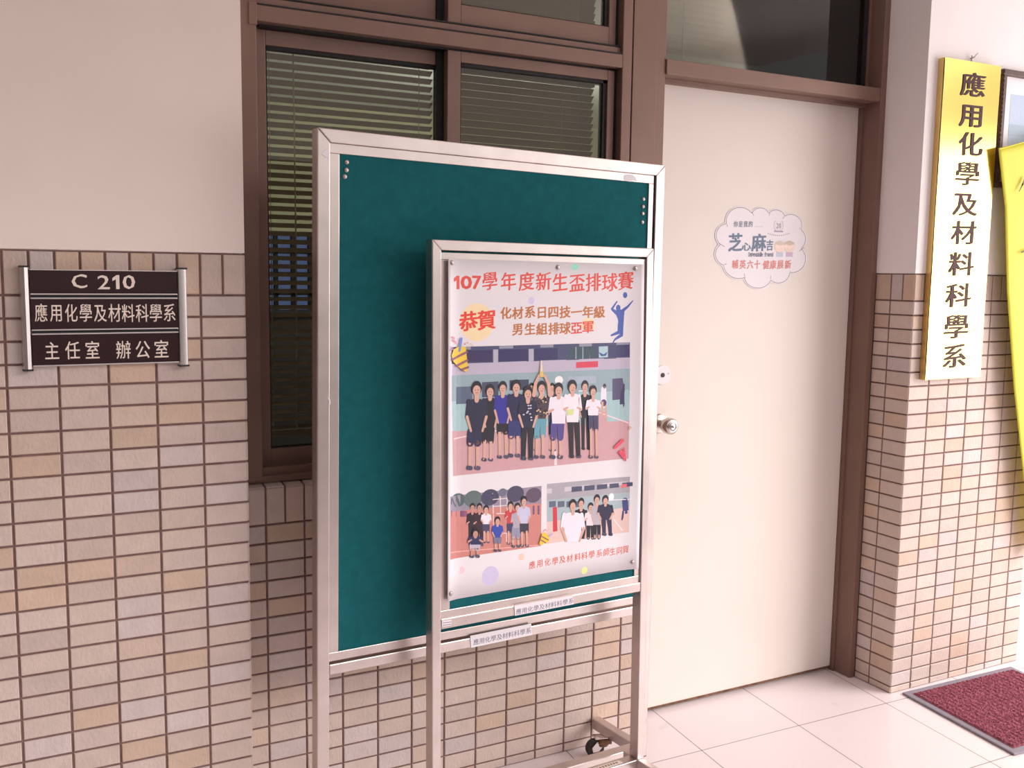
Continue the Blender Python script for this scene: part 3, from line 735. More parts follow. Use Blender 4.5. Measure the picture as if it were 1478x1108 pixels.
ptext(s, cap, [(630+a/4.927, 680+b/4.927) for a, b in zip(cx_, cy_)], 7.8, 10.2, ORG, .018, rise=.08)
s.build('caption_lettering', 'print', poster, BS.M)
# volleyball player silhouette
BLU = srgb(74, 96, 176); zf = lambda x, y: pl(610+x/4.223, 340+y/4.223)
s = psheet()
def pline(s, pts, wd, c, z, sc, lay):
    q = [z(*p) for p in pts]; k = PWD/278/sc
    s.line(q, [w_*k for w_ in wd] if isinstance(wd, (list, tuple)) else wd*k, c, lay)
x_, y_ = zf(1234, 362); s.ell(x_, y_, .0068, .0080, BLU, 20, 1)
x_, y_ = zf(1192, 440); s.ell(x_, y_, .0075, .0085, BLU, 20, 1)
pline(s, [(1180, 470), (1153, 447), (1184, 402)], [20, 13, 8], BLU, zf, 4.223, 1)
pline(s, [(1214, 462), (1250, 432), (1281, 396)], [20, 12, 5], BLU, zf, 4.223, 1)
s.poly([zf(*p) for p in ((1168, 456), (1200, 446), (1230, 462), (1226, 510), (1224, 548), (1194, 548), (1190, 510))], BLU, 1)
pline(s, [(1204, 540), (1197, 588), (1150, 607)], [32, 20, 10], BLU, zf, 4.223, 1)
pline(s, [(1210, 545), (1212, 605), (1172, 632), (1156, 658)], [28, 20, 11, 5], BLU, zf, 4.223, 1)
s.build('player_silhouette', 'print', poster, BS.M)
# printed photographs
def photo(name, label, sc, ox, oy, corners, bands, people, extra=None):
    z = lambda x, y: pl(ox+x/sc, oy+y/sc); s = psheet(); k = PWD/278/sc
    s.poly([z(*c) for c in corners], srgb(190, 170, 180), 0)
    for pts, c in bands: s.poly([z(*p) for p in pts], c, 1)
    if extra: extra(s, z, k, 2)
    for ip_, (hx, hy, hr, sw, sh_, hip, kn, ft, top, bot, skin, dx) in enumerate(people):
        SK = skin; L = 4+ip_*4
        for sg_ in (-1, 1):
            a = (hx+dx*.5+sg_*sw*.34, hip); b = (hx+dx*.8+sg_*sw*.36, kn); c = (hx+dx+sg_*sw*.38, ft)
            if ft > hip+5:
                long_ = kn < 0
                if long_: kn2 = (hip+ft)/2; pline(s, [a, (b[0], kn2), c], [sw*.62, sw*.5, sw*.42], bot, z, sc, L)
                else:
                    pline(s, [b, c], [sw*.34, sw*.24], SK, z, sc, L); pline(s, [a, b], [sw*.72, sw*.62], bot, z, sc, L)
                pline(s, [(c[0]-sw*.12, c[1]), (c[0]+sw*.14, c[1]+4)], sw*.34, srgb(70, 70, 95) if sg_ < 0 else srgb(90, 80, 105), z, sc, L)
        s.poly([z(*p) for p in ((hx-sw*.80, sh_+6), (hx-sw*.35, sh_-8), (hx+sw*.35, sh_-8), (hx+sw*.80, sh_+6), (hx+sw*.66, hip), (hx-sw*.66, hip))], top, L+1)
        for sg_ in (-1, 1):
            el = (hx+sg_*sw*.92, (sh_+hip)/2+6)
            pline(s, [(hx+sg_*sw*.74, sh_+8), el], [sw*.34, sw*.30], top, z, sc, L+1)
            pline(s, [el, (hx+sg_*sw*.55, (sh_+hip)/2-6 if (int(hx) % 2) else hip-6)], [sw*.24, sw*.18], SK, z, sc, L+2)
        pline(s, [(hx, hy+hr*.6), (hx, sh_)], hr*.8, SK, z, sc, L+2)
        x_, y_ = z(hx, hy-hr*.22); s.ell(x_, y_, hr*.92*k, hr*1.10*k, srgb(34, 26, 36), 18, L+2)
        x_, y_ = z(hx, hy+hr*.28); s.ell(x_, y_, hr*.68*k, hr*.82*k, SK, 18, L+3)
        for sg_ in (-1, 1): x_, y_ = z(hx+sg_*hr*.26, hy+hr*.15); s.ell(x_, y_, hr*.10*k, hr*.07*k, srgb(50, 34, 40), 6, L+3.6)
        pline(s, [(hx-hr*.2, hy+hr*.68), (hx+hr*.2, hy+hr*.68)], hr*.10, srgb(160, 92, 90), z, sc, L+3.6)
    return tag(s.build(name, 'print', poster, BS.M), label)
SK = srgb(214, 168, 152); SK2 = srgb(196, 146, 130); NAVY, BLK, WHT = srgb(38, 36, 66), srgb(28, 24, 40), srgb(236, 228, 240)
FLR = srgb(206, 160, 166)
bands = [([(60, 105), (1355, 70), (1355, 185), (60, 228)], srgb(70, 72, 112)), ([(60, 105), (1355, 70), (1355, 92), (60, 126)], srgb(148, 150, 168)),
 ([(60, 228), (1355, 180), (1355, 262), (60, 312)], srgb(190, 180, 200)), ([(60, 312), (1355, 262), (1355, 420), (60, 500)], srgb(150, 172, 182)),
 ([(60, 490), (1355, 412), (1350, 640), (66, 720)], srgb(166, 196, 200)), ([(62, 715), (400, 690), (1130, 560), (1350, 640), (1345, 915), (70, 1043)], FLR),
 ([(60, 470), (1355, 402), (1355, 410), (60, 480)], WHT)]
def ex1(s, z, k, L):
    for (a, b, c, d, col) in ((100, 130, 355, 215, srgb(52, 40, 88)), (400, 125, 615, 208, srgb(46, 40, 92)), (660, 118, 830, 200, srgb(48, 44, 96)), (905, 105, 1115, 190, srgb(56, 78, 92)), (1200, 92, 1355, 178, srgb(60, 58, 104)),
                              (480, 345, 620, 420, srgb(60, 62, 92)), (905, 320, 1110, 372, srgb(170, 182, 200)), (1228, 335, 1310, 490, srgb(84, 80, 112)), (90, 395, 210, 520, srgb(92, 104, 128)), (280, 360, 400, 470, srgb(70, 74, 100))):
        s.poly([z(a, b), z(c, b-6), z(c, d-6), z(a, d)], col, L)
    for x in (960, 1010, 1060): s.poly([z(x, 104), z(x+7, 104), z(x+7, 190), z(x, 190)], srgb(160, 168, 180), L)
    s.poly([z(362, 122), z(398, 121), z(398, 215), z(362, 218)], srgb(180, 176, 192), L); s.poly([z(620, 118), z(656, 117), z(656, 206), z(620, 208)], srgb(180, 176, 192), L)
    s.poly([z(1130, 100), z(1196, 98), z(1196, 178), z(1130, 182)], srgb(176, 204, 214), L); s.poly([z(1128, 140), z(1165, 158), z(1196, 136), z(1180, 168), z(1145, 170)], srgb(56, 88, 150), L+1)
    s.poly([z(964, 214), z(1124, 206), z(1124, 250), z(964, 257)], srgb(216, 66, 92), L)
    x_, y_ = z(840, 345); s.ell(x_, y_, 30*k, 26*k, srgb(246, 240, 240), 16, L); x_, y_ = z(1272, 102); s.ell(x_, y_, 10*k, 8*k, srgb(170, 250, 250), 12, L)
    s.poly([z(806, 860), z(822, 858), z(826, 962), z(806, 964)], srgb(236, 214, 220), L)
    s.poly([z(66, 770), z(400, 705), z(400, 712), z(66, 780)], srgb(236, 214, 220), L); s.poly([z(1130, 575), z(1345, 650), z(1345, 660), z(1130, 583)], srgb(236, 214, 220), L)
    for hx, c1 in ((1165, WHT), (1305, srgb(66, 54, 96))):
        pline(s, [(hx-8, 500), (hx-12, 600)], 16, SK, z, 5.038, L); pline(s, [(hx+12, 500), (hx+18, 610)], 16, SK, z, 5.038, L); pline(s, [(hx, 410), (hx, 520)], [40, 48], c1, z, 5.038, L); pline(s, [(hx, 470), (hx, 510)], 46, srgb(80, 62, 110), z, 5.038, L)
        x_, y_ = z(hx+6, 388); s.ell(x_, y_, 13*k, 16*k, srgb(70, 50, 60), 12, L)
P1 = [(640, 400, 24, 40, 450, 600, 740, 850, srgb(90, 80, 100), NAVY, SK, 10), (790, 400, 24, 40, 450, 600, 740, 850, srgb(60, 50, 70), NAVY, SK, 0), (1028, 390, 30, 50, 455, 620, -1, 840, BLK, BLK, SK, 6),
 (338, 425, 34, 62, 480, 690, 790, 920, BLK, BLK, SK, -20), (430, 400, 32, 62, 460, 660, 720, 900, srgb(46, 44, 150), BLK, SK, 0), (528, 395, 36, 68, 450, 640, 750, 890, srgb(32, 30, 74), srgb(44, 50, 110), SK, -16),
 (240, 410, 38, 76, 490, 720, 800, 980, NAVY, srgb(40, 38, 74), SK, -24), (712, 400, 34, 62, 470, 625, 750, 900, srgb(74, 60, 70), srgb(104, 160, 178), SK, -16), (612, 440, 36, 70, 500, 690, -1, 910, srgb(30, 30, 62), srgb(26, 26, 44), SK, -6),
 (835, 415, 36, 72, 470, 660, 760, 900, WHT, srgb(84, 72, 140), SK, -16), (935, 395, 36, 66, 450, 650, -1, 895, srgb(240, 232, 240), BLK, SK, 20), (1085, 425, 30, 54, 490, 600, 700, 900, WHT, srgb(66, 62, 96), SK, 4)]
def trophy(s, z, k, L):
    ex1(s, z, k, L)
    pline(s, [(655, 450), (665, 370), (690, 310)], [30, 22, 16], SK, z, 5.038, 60); pline(s, [(770, 450), (760, 370), (730, 310)], [30, 22, 16], SK, z, 5.038, 60)
    s.poly([z(692, 322), z(724, 322), z(720, 280), z(696, 280)], srgb(226, 190, 110), 60); pline(s, [(708, 280), (708, 205)], [20, 8], srgb(232, 214, 190), z, 5.038, 60)
    for i in range(26):
        x_, y_ = z(712+RND.uniform(-44, 44), 540+RND.uniform(-80, 80)); s.ell(x_, y_, 7*k, 5*k, srgb(214, 184, 150) if i % 2 else srgb(36, 30, 48), 8, 58)
    for i in range(10):
        x_, y_ = z(605+RND.uniform(-30, 40), 575+RND.uniform(-50, 60)); s.ell(x_, y_, 8*k, 5*k, srgb(196, 190, 214), 8, 58)
    s.poly([z(894, 560), z(944, 552), z(940, 596), z(896, 600)], srgb(214, 224, 150), 58)
photo('team_photo', 'largest photo, team in a gym holding a trophy overhead', 5.038, 640, 480, [(60, 105), (1355, 70), (1345, 915), (70, 1043)], bands, P1, trophy)
TRK = srgb(204, 132, 124)
def ex2(s, z, k, L):
    for (x, y, r, c) in ((150, 205, 50, srgb(84, 100, 104)), (260, 195, 60, srgb(96, 112, 112)), (380, 185, 60, srgb(72, 70, 96)), (560, 160, 60, srgb(76, 72, 98)), (690, 170, 56, srgb(96, 78, 100)), (470, 150, 30, srgb(110, 110, 130))):
        x_, y_ = z(x, y); s.ell(x_, y_, r*k, r*.8*k, c, 18, L)
    for x in (400, 452, 500): pline(s, [(x, 150), (x+4, 300)], 6, srgb(232, 214, 214), z, 4.927, L)
    for y in (158, 200, 250): pline(s, [(400, y), (502, y-8)], 5, srgb(232, 214, 214), z, 4.927, L)
    for i in range(14):
        x = 105+i*8+RND.uniform(-3, 3); pline(s, [(x, 285), (x, 318)], 9, srgb(96+RND.randint(0, 60), 80, 120), z, 4.927, L)
    for x in (690, 725): pline(s, [(x, 250), (x, 300)], 14, srgb(110, 90, 120), z, 4.927, L)
    pline(s, [(405, 310), (405, 440), (500, 440)], 5, srgb(236, 222, 222), z, 4.927, L); pline(s, [(430, 300), (498, 300), (498, 500)], 5, srgb(236, 222, 222), z, 4.927, L)
    s.poly([z(98, 575), z(745, 520), z(745, 527), z(98, 583)], srgb(232, 170, 164), L)
P2 = [(255, 255, 20, 42, 300, 430, -1, 520, srgb(44, 30, 44), srgb(40, 28, 44), SK2, 0), (305, 255, 20, 42, 300, 430, -1, 520, srgb(58, 32, 46), srgb(40, 28, 44), SK2, 0), (352, 270, 20, 36, 305, 375, 430, 500, WHT, srgb(74, 62, 100), SK, 0),
 (525, 245, 22, 38, 280, 370, 430, 510, srgb(200, 64, 72), srgb(70, 60, 96), SK, 0), (575, 255, 22, 46, 300, 400, 470, 530, srgb(176, 168, 184), srgb(150, 148, 172), SK, -14), (620, 210, 24, 46, 255, 370, 430, 525, srgb(200, 198, 226), srgb(60, 54, 70), SK, 4),
 (432, 350, 20, 40, 385, 470, 500, 560, srgb(54, 74, 172), srgb(120, 118, 146), SK, 0), (275, 440, 24, 54, 465, 520, 545, 600, srgb(42, 44, 92), srgb(196, 182, 200), SK2, -6)]
photo('track_photo', 'lower left photo, group on a red running track', 4.927, 630, 680, [(98, 180), (747, 103), (743, 530), (98, 628)],
      [([(98, 180), (747, 103), (746, 230), (98, 290)], srgb(150, 140, 158)), ([(98, 290), (746, 225), (743, 530), (98, 628)], TRK)], P2, ex2)
def ex3(s, z, k, L):
    for i in range(5):
        x = 960+i*90; s.poly([z(x, 110-i*7), z(x+74, 104-i*7), z(x+74, 140-i*9), z(x, 148-i*9)], srgb(74, 78, 104), L)
    for i in range(4): s.poly([z(800+i*62, 214), z(848+i*62, 210), z(848+i*62, 252), z(800+i*62, 256)], srgb(96, 106, 128), L)
    s.poly([z(826, 256), z(856, 252), z(860, 425), z(828, 430)], srgb(206, 60, 74), L); x_, y_ = z(1243, 182); s.ell(x_, y_, 20*k, 24*k, srgb(250, 248, 252), 16, L)
    s.poly([z(1310, 92), z(1370, 86), z(1370, 112), z(1310, 118)], srgb(226, 120, 124), L); s.poly([z(1255, 340), z(1262, 338), z(1338, 430), z(1326, 434)], srgb(244, 226, 222), L)
    pline(s, [(1340, 210), (1345, 280)], 42, srgb(70, 76, 130), z, 4.927, L); pline(s, [(1330, 280), (1322, 340)], 18, srgb(70, 66, 112), z, 4.927, L)
    s.poly([z(1180, 205), z(1372, 196), z(1372, 202), z(1180, 211)], srgb(240, 232, 236), L)
P3 = [(1028, 225, 26, 48, 275, 480, 480, 480, BLK, BLK, SK, 0), (1095, 255, 24, 44, 295, 385, 470, 460, srgb(232, 218, 224), BLK, SK, 0), (1140, 200, 26, 40, 245, 380, 470, 452, srgb(184, 176, 186), BLK, SK, 0), (1200, 205, 26, 58, 240, 345, -1, 445, NAVY, srgb(40, 38, 74), SK, 14), (968, 240, 30, 84, 300, 500, 500, 500, WHT, WHT, SK, 0)]
photo('gym_photo', 'lower right photo, five people in a gym', 4.927, 630, 680, [(785, 90), (1375, 38), (1368, 432), (785, 515)],
      [([(785, 90), (1375, 38), (1374, 150), (785, 205)], srgb(172, 166, 176)), ([(785, 125), (1374, 70), (1374, 92), (785, 160)], srgb(206, 198, 206)), ([(785, 205), (1374, 150), (1372, 300), (785, 360)], srgb(170, 186, 192)), ([(785, 360), (1000, 330), (1372, 250), (1368, 432), (785, 515)], srgb(228, 196, 188))], P3, ex3)
# party poppers
s = psheet(); z1 = lambda x, y: pl(640+x/5.038, 480+y/5.038); YL, PUR = srgb(240, 200, 60), srgb(150, 92, 110)
s.poly([z1(*p) for p in ((55, 165), (70, 120), (110, 98), (158, 102), (166, 180), (176, 268), (160, 286), (112, 254), (68, 212))], YL, 62)
for a, b in (((62, 195), (166, 140)), ((92, 240), (170, 200)), ((128, 268), (176, 250))): pline(s, [a, b], 13, PUR, z1, 5.038, 64)
pline(s, [(126, 44), (112, 130)], 16, srgb(120, 140, 214), z1, 5.038, 64)
pline(s, [(60, 30), (76, 38), (66, 56), (84, 62), (90, 80)], 6, srgb(236, 130, 160), z1, 5.038, 64); pline(s, [(46, 130), (66, 118), (58, 104)], 6, srgb(196, 130, 190), z1, 5.038, 64)
for x, y, c in ((152, 82, srgb(214, 60, 70)), (170, 72, srgb(230, 120, 110)), (196, 80, srgb(170, 200, 110)), (208, 92, srgb(220, 190, 90)), (98, 290, srgb(240, 190, 150))):
    a_, b_ = z1(x, y); s.ell(a_, b_, .0017, .0017, c, 10, 64)
tag(s.build('party_popper', 'print', poster, BS.M), 'yellow striped party popper beside the largest photo')
s = psheet(); z2 = lambda x, y: pl(630+x/4.927, 680+y/4.927)
s.poly([z2(*p) for p in ((748, 436), (770, 432), (800, 474), (796, 496), (738, 524), (726, 512))], YL, 62)
for a, b in (((746, 462), (790, 486)), ((738, 486), (772, 506))): pline(s, [a, b], 7, PUR, z2, 4.927, 64)
pline(s, [(796, 462), (820, 444)], 8, srgb(190, 180, 226), z2, 4.927, 64); pline(s, [(756, 424), (770, 410), (778, 424)], 4, srgb(226, 130, 140), z2, 4.927, 64)
tag(s.build('party_popper', 'print', poster, BS.M), 'small yellow party popper between the two lower photos')
s = psheet(); PK = srgb(228, 84, 104)
pline(s, [(1246, 832), (1298, 782)], 22, PK, z1, 5.038, 62); tag(s.build('party_popper_lid', 'print', poster, BS.M), 'red lid flying off the red party popper'); s = psheet(); s.poly([z1(*p) for p in ((1264, 868), (1284, 850), (1296, 858), (1310, 826), (1325, 930), (1318, 934))], PK, 62)
for x, y in ((1290, 862), (1308, 870), (1312, 905)): a_, b_ = z1(x, y); s.ell(a_, b_, .0009, .0009, WHT, 8, 64)
pline(s, [(1345, 705), (1358, 690), (1350, 680)], 6, srgb(226, 180, 90), z1, 5.038, 64)
tag(s.build('party_popper', 'print', poster, BS.M), 'red party popper at the corner of the largest photo')

# ================================================================ PUSH PINS
def tack_mesh():
    b = MB(); b.lathe([(.0058, 0), (.0060, .0008), (.0052, .0022), (.0030, .0032), (.0002, .0035)], None, 20); return b
def tack(B, u, v, d, label, group, src=None):
    x, y = B.loc(u, v, d)
    if B is BS and d > -.009: x, y = pl(u, v); d = PD+curl(x, y)+.0006
    M = B.M @ Matrix.Translation((x, y, d))
    if src is None:
        me_o = tack_mesh().build('push_pin', 'alu_l', None, None, smooth=True, sharp=1.2); me_o.data.materials[0] = MT['steel_d']
        o = me_o
    else: o = src.copy(); COL.objects.link(o)
    o.matrix_world = M; tag(o, label, 'push pin', group); return o
dp = -.0094
tk = tack(BL, 500.3, 233.9, dp, 'uppermost of three metal push pins in the top left corner of the tall green board', 'push pins on the tall green board')
for (u, v, l) in ((499.9, 245.3, 'middle of three metal push pins in the top left corner of the tall green board'), (497.5, 254.8, 'lowest of three metal push pins in the top left corner of the tall green board'),
                  (928.6, 287.3, 'uppermost of four metal push pins at the right edge of the tall green board'), (928, 298, 'second of four metal push pins down the right edge of the tall green board'),
                  (927.6, 308, 'third of four metal push pins down the right edge of the tall green board'), (927, 320.5, 'lowest of four metal push pins at the right edge of the tall green board')):
    tack(BL, u, v, dp, l, 'push pins on the tall green board', tk)
for (u, v, l) in ((651.8, 379, 'metal push pin in the top left corner of the volleyball poster'), (805, 385.5, 'metal push pin at the middle of the top edge of the volleyball poster'), (917, 386.8, 'metal push pin in the top right corner of the volleyball poster'),
                  (650, 856.5, 'metal push pin in the bottom left corner of the volleyball poster'), (912.6, 811, 'metal push pin in the bottom right corner of the volleyball poster')):
    tack(BS, u, v, PD, l, 'push pins holding the poster', tk)

# ================================================================ STICKERS ON THE BOARDS
def sticker(B, quad_px, d, name, label, chars, ctr, wpx, hpx, ink, papercol='paper', wt=.006, rise=0, cat='label', thick=.0007):
    q = [B.loc(u, v, d) for u, v in quad_px]
    xs = [p[0] for p in q]; ys = [p[1] for p in q]
    M = B.M @ Matrix.Translation((sum(xs)/4, min(ys), d)); t = thing(name, M, label, cat)
    b = MB(); b.prism(q, lambda u, v, dd: Vector((u, v, d+dd)), 0, thick); b.build('paper_strip', papercol, t, B.M)
    s = Sheet(lambda u, v, L: Vector((u, v, d+thick+.0002*(L+1))))
    for ch, (u, v) in zip(chars, ctr):
        x, y, a, c = B.size(u, v, wpx, hpx, d); s.char(ch, x, y, a, c, ink, wt=wt, rise=rise, sgn=1)
    s.build('lettering', 'print', t, B.M); return t
DEP = '應用化學及材料科學系'
sticker(BS, [(743.2, 888.2), (742.2, 874.0), (826.3, 858.6), (828.2, 871.6)][::-1], .0006, 'name_label', 'white paper strip with the department name, taped to the lower bar of the short board',
        DEP, spread((748.5, 882.3), (824, 867), 10), 6.8, 7.6, srgb(120, 112, 130), rise=.03)
sticker(BL, [(679.8, 934.5), (678.6, 917.2), (766.5, 899.4), (767.5, 916)][::-1], .0006, 'name_label', 'white paper strip with the department name, taped to the lower bar of the tall board',
        DEP, spread((687, 926.2), (762.5, 910), 10), 6.9, 7.9, srgb(120, 112, 130), rise=.03)
# tiny property tag
q = [(638.2, 904.2), (638.0, 895.6), (651.4, 893.6), (651.4, 902.2)][::-1]
t = thing('property_tag', BS.M @ Matrix.Translation((*BS.loc(645, 904, 0), .0006)), 'tiny white property sticker at the left end of the short board\'s lower bar', 'sticker')
b = MB(); b.prism([BS.loc(u, v, .0005) for u, v in q], lambda u, v, dd: Vector((u, v, .0005+dd)), 0, .0005); b.build('paper_strip', 'paper', t, BS.M)
s = Sheet(lambda u, v, L: Vector((u, v, .0012)))
for r in range(2):
    for i in range(6):
        x, y = BS.loc(640+i*2.0, 898.6-i*.28+r*3.3, .0005); s.rect(x-.0012, y-.0011, x+.0013, y+.0011, srgb(110, 80, 100))
s.build('lettering', 'print', t, BS.M)
# tan sticker lying on the small board's base bar
t = thing('property_tag', BS.M @ Matrix.Translation((.5, .1305, -.02)), 'tan sticker on the floor-level base bar of the short board', 'sticker')
b = MB(); b.box(.50, .608, .1303, .1310, -.024, -.006); b.build('paper_strip', 'letter', t, BS.M)
s = Sheet(lambda u, v, L: Vector((u, .1312, v)))
for i in range(9): s.rect(.513+i*.0095, -.019, .519+i*.0095, -.011, srgb(150, 110, 80))
s.build('lettering', 'print', t, BS.M)
# torn scraps of paper
def scrap(B, pts, d, label):
    q = [B.loc(u, v, d) for u, v in pts]; k = len(q)
    b = MB(); b.prism(q, lambda u, v, dd: Vector((u, v, d+dd)), 0, .0006); o = b.build('paper_scrap', 'paper', None, B.M); return tag(o, label, 'paper scrap', 'torn paper scraps on the tall board')
scrap(BL, [(463.5, 222), (471, 214.5), (473, 220), (474, 229), (470, 226.5)], .0004, 'white torn paper scrap near the top of the tall board\'s left post')
scrap(BL, [(901, 252.5), (906, 251.2), (913.5, 252.8), (917, 256), (919.5, 261), (911, 260.5), (909, 262.5), (901, 259.5)], -.0056, 'white torn paper scrap on the panel frame at the tall board\'s top right corner')
scrap(BL, [(472, 571), (476.6, 577), (477, 584), (474.5, 583), (475, 579)], .0004, 'white torn tape scrap half way down the tall board\'s left post')

# ================================================================ DOOR CLOUD SIGN
yd = .2612; C7 = 7.389; zc_ = lambda x, y: (1010+x/C7, 280+y/C7)
def dl(x, y):
    p = at(*zc_(x, y), 1, yd); return p.x, p.z
lob = [(430, 290, 148), (645, 245, 98), (812, 265, 97), (968, 335, 118), (1000, 480, 126), (978, 690, 148), (838, 828, 120), (620, 850, 153), (412, 740, 160), (288, 640, 122), (300, 440, 126)]
def outline(grow):
    pts = []
    for i in range(220):
        a = 2*math.pi*i/220; dx, dy = math.cos(a), math.sin(a); best = 250
        for (cx, cy, r) in lob:
            ex, ey = cx-640, cy-560; b = ex*dx+ey*dy; q = b*b-(ex*ex+ey*ey-(r+grow)**2)
            if q > 0: best = max(best, b+math.sqrt(q))
        pts.append((640+dx*best, 560+dy*best))
    return pts
cm = at(1098, 415, 1, yd); cloud = thing('cloud_sign', (cm.x, yd, cm.z), 'white cloud shaped paper sign on the cream door', 'sign')
b = MB(); b.prism([dl(*p) for p in outline(14)], lambda u, v, d: Vector((u, yd-d, v)), 0, .0008); b.build('card', 'white', cloud)
cfn = lambda u, v, L: Vector((u, yd-.0008-.0002*(L+1), v))
s = Sheet(cfn); GRY = srgb(110, 96, 108); o_ = [dl(*p) for p in outline(0)]
s.line(o_+[o_[0]], .0016, GRY, 0)
for (a, bb) in (((555, 190), (572, 228)), ((737, 230), (745, 205)), ((885, 262), (900, 238)), ((1070, 360), (1062, 372)), ((1108, 570), (1062, 606)), ((960, 822), (966, 826)), ((755, 868), (752, 905)), ((472, 848), (480, 895)), ((258, 752), (282, 744)), ((205, 525), (262, 560)), ((288, 322), (292, 345))):
    s.line([dl(*a), dl(*bb)], .0016, GRY, 0)
s.build('outline', 'print', cloud)
def dsz(x, y, w_, h_): return psize(*zc_(x, y), w_/C7, h_/C7, yd)
s = Sheet(cfn); TL, TL2 = srgb(96, 112, 136), srgb(196, 204, 222)
for ch, x, y, w_, h_ in (('芝', 378, 520, 128, 180), ('心', 494, 562, 84, 84), ('麻', 628, 522, 130, 172), ('吉', 744, 548, 66, 104)):
    px, pz, a, c = dsz(x, y, w_, h_); s.char(ch, px, pz, a, c, TL2, wt=.060, rise=.06, lay=0, sgn=1); s.char(ch, px, pz, a, c, TL, wt=.032, rise=.06, lay=1, sgn=1)
for ch, x in zip('你是我的', (382, 434, 487, 540)):
    px, pz, a, c = dsz(x, 322, 40, 60); s.char(ch, px, pz, a, c, TL, wt=.022, rise=.06, lay=1, sgn=1)
for i in range(6): x_, z_ = dl(588+i*15, 347); s.ell(x_, z_, .0011, .0011, TL, 8, 1)
word = 'Dependable friend'
for i, ch in enumerate(word):
    px, pz, a, c = dsz(526+i*15.4, 644, 14, 46 if ch in 'Ddbflkp' else 34)
    if ch != ' ': s.char(ch, px, pz-(0 if ch in 'Ddbflk' else c*.12), a, c, srgb(104, 112, 134), wt=.05, fit=True, lay=1, sgn=1)
s.build('motto_lettering', 'print', cloud)
s = Sheet(cfn)
for ch, x, y in zip('輔英六十健康展新', (375, 455, 535, 610, 706, 780, 858, 938), (750, 752, 752, 752, 756, 754, 752, 752)):
    px, pz, a, c = dsz(x, y, 58, 86); s.char(ch, px, pz, a, c, srgb(216, 132, 124), wt=.034, rise=.10, lay=1, sgn=1)
x_, z_ = dl(660, 752); s.ell(x_, z_, .0015, .0015, srgb(216, 132, 124), 8, 1)
s.build('slogan_lettering', 'print', cloud)
s = Sheet(cfn); EM = srgb(168, 156, 184); cxx, czz, rr, rz_ = dsz(838, 335, 100, 128)
s.line([(cxx+rr/2*math.cos(t_), czz+rz_/2*math.sin(t_)) for t_ in [math.radians(130+i*14) for i in range(21)]], .0016, EM, 0)
s.line([(cxx+rr*.34*math.cos(t_), czz+rz_*.34*math.sin(t_)) for t_ in [i*2*math.pi/24 for i in range(25)]], .0005, EM, 0)
for ch, x in (('2', 826), ('0', 852)):
    px, pz, a, c = dsz(x, 338, 22, 52); s.char(ch, px, pz, a, c, srgb(120, 104, 124), fit=True, lay=1, sgn=1)
a, bb = dl(790, 388), dl(886, 408); s.rect(a[0], bb[1], bb[0], a[1], EM, 1)
for i in range(12):
    t_ = i/11; x_, z_ = dl(728+t_*220, 420+22*math.sin(math.pi*t_)); s.rect(x_-.0018, z_-.0018, x_+.0016, z_+.0016, srgb(140, 124, 150), 1)
s.build('emblem', 'print', cloud)
s = Sheet(cfn); FC = srgb(244, 220, 206)
for (x, y, hat, shirt) in ((850, 560, srgb(214, 196, 180), srgb(196, 200, 218)), (955, 560, srgb(206, 190, 174), srgb(206, 178, 206))):
    px, pz, a, c = dsz(x, y, 108, 120)
    q0, q1 = dl(x-36, 618), dl(x+34, 670); s.rect(q0[0], q1[1], q1[0], q0[1], shirt, 0); s.line([dl(x-34, 634), dl(x+34, 634)], .003, shirt, 0)
    s.ell(px, pz, a/2+.0006, c/2+.0006, srgb(176, 144, 130), 26, 1); s.ell(px, pz, a/2, c/2, FC, 26, 2)
    s.poly([(px+a*.46*math.cos(t_), pz+c*.30+c*.18*math.sin(t_)) for t_ in [i*2*math.pi/24 for i in range(24)]], hat, 3)
    for sg_ in (-1, 1): s.ell(px+sg_*a*.2, pz-c*.22, .0012, .0009, srgb(150, 110, 100), 8, 3)
    s.line([(px-.003, pz-c*.32), (px, pz-c*.35), (px+.003, pz-c*.32)], .0006, srgb(170, 110, 100), 3)
s.build('cartoon_children', 'print', cloud)

# ================================================================ BRASS PLAQUE
yp = -.026
Xl, Xr, Zb, Zt = 2.350, 2.640, 1.150, 2.249
pq = thing('brass_plaque', ((Xl+Xr)/2, 0, Zb), 'tall polished brass plaque with ten vertical Chinese characters on the tiled pier', 'plaque')
bx('core', (Xl, Xr, yp+.002, -.001, Zb, Zt), 'brass_side', pq, bev=.001)
face = MB(); nn = 24
for j in range(nn+1):
    for i in range(7): 
        x = Xl+.0005+(Xr-Xl-.001)*i/6; z = Zb+.0005+(Zt-Zb-.001)*j/nn; face.v.append(Vector((x, yp-.0012-.0007*math.sin(i*1.3+j*.35)*math.sin(math.pi*i/6)-.0004*math.sin(j*.9+i*2.1), z)))
for j in range(nn):
    for i in range(6): a = j*7+i; face.face((a, a+1, a+8, a+7))
face.flat = True
fo = face.build('face_sheet', 'brass', pq, smooth=True)
s = Sheet(lambda u, v, L: Vector((u, yp-.0027-.0002*L, v)))
pc = [(1404.4, 123.4), (1402, 167.3), (1400.5, 208.8), (1396, 251.5), (1392.7, 295.4), (1390.7, 336.6), (1387.3, 381.7), (1383, 426.8), (1380, 472), (1377.5, 514.6)]
for ch, (u, v) in zip(DEP, pc):
    x, z, a, c = psize(u, v, 31, 32, yp); s.char(ch, x, z, a, c, (.07, .03, .04), wt=.024, rise=.03, sgn=1)
lo = s.build('lettering', 'ink', pq)
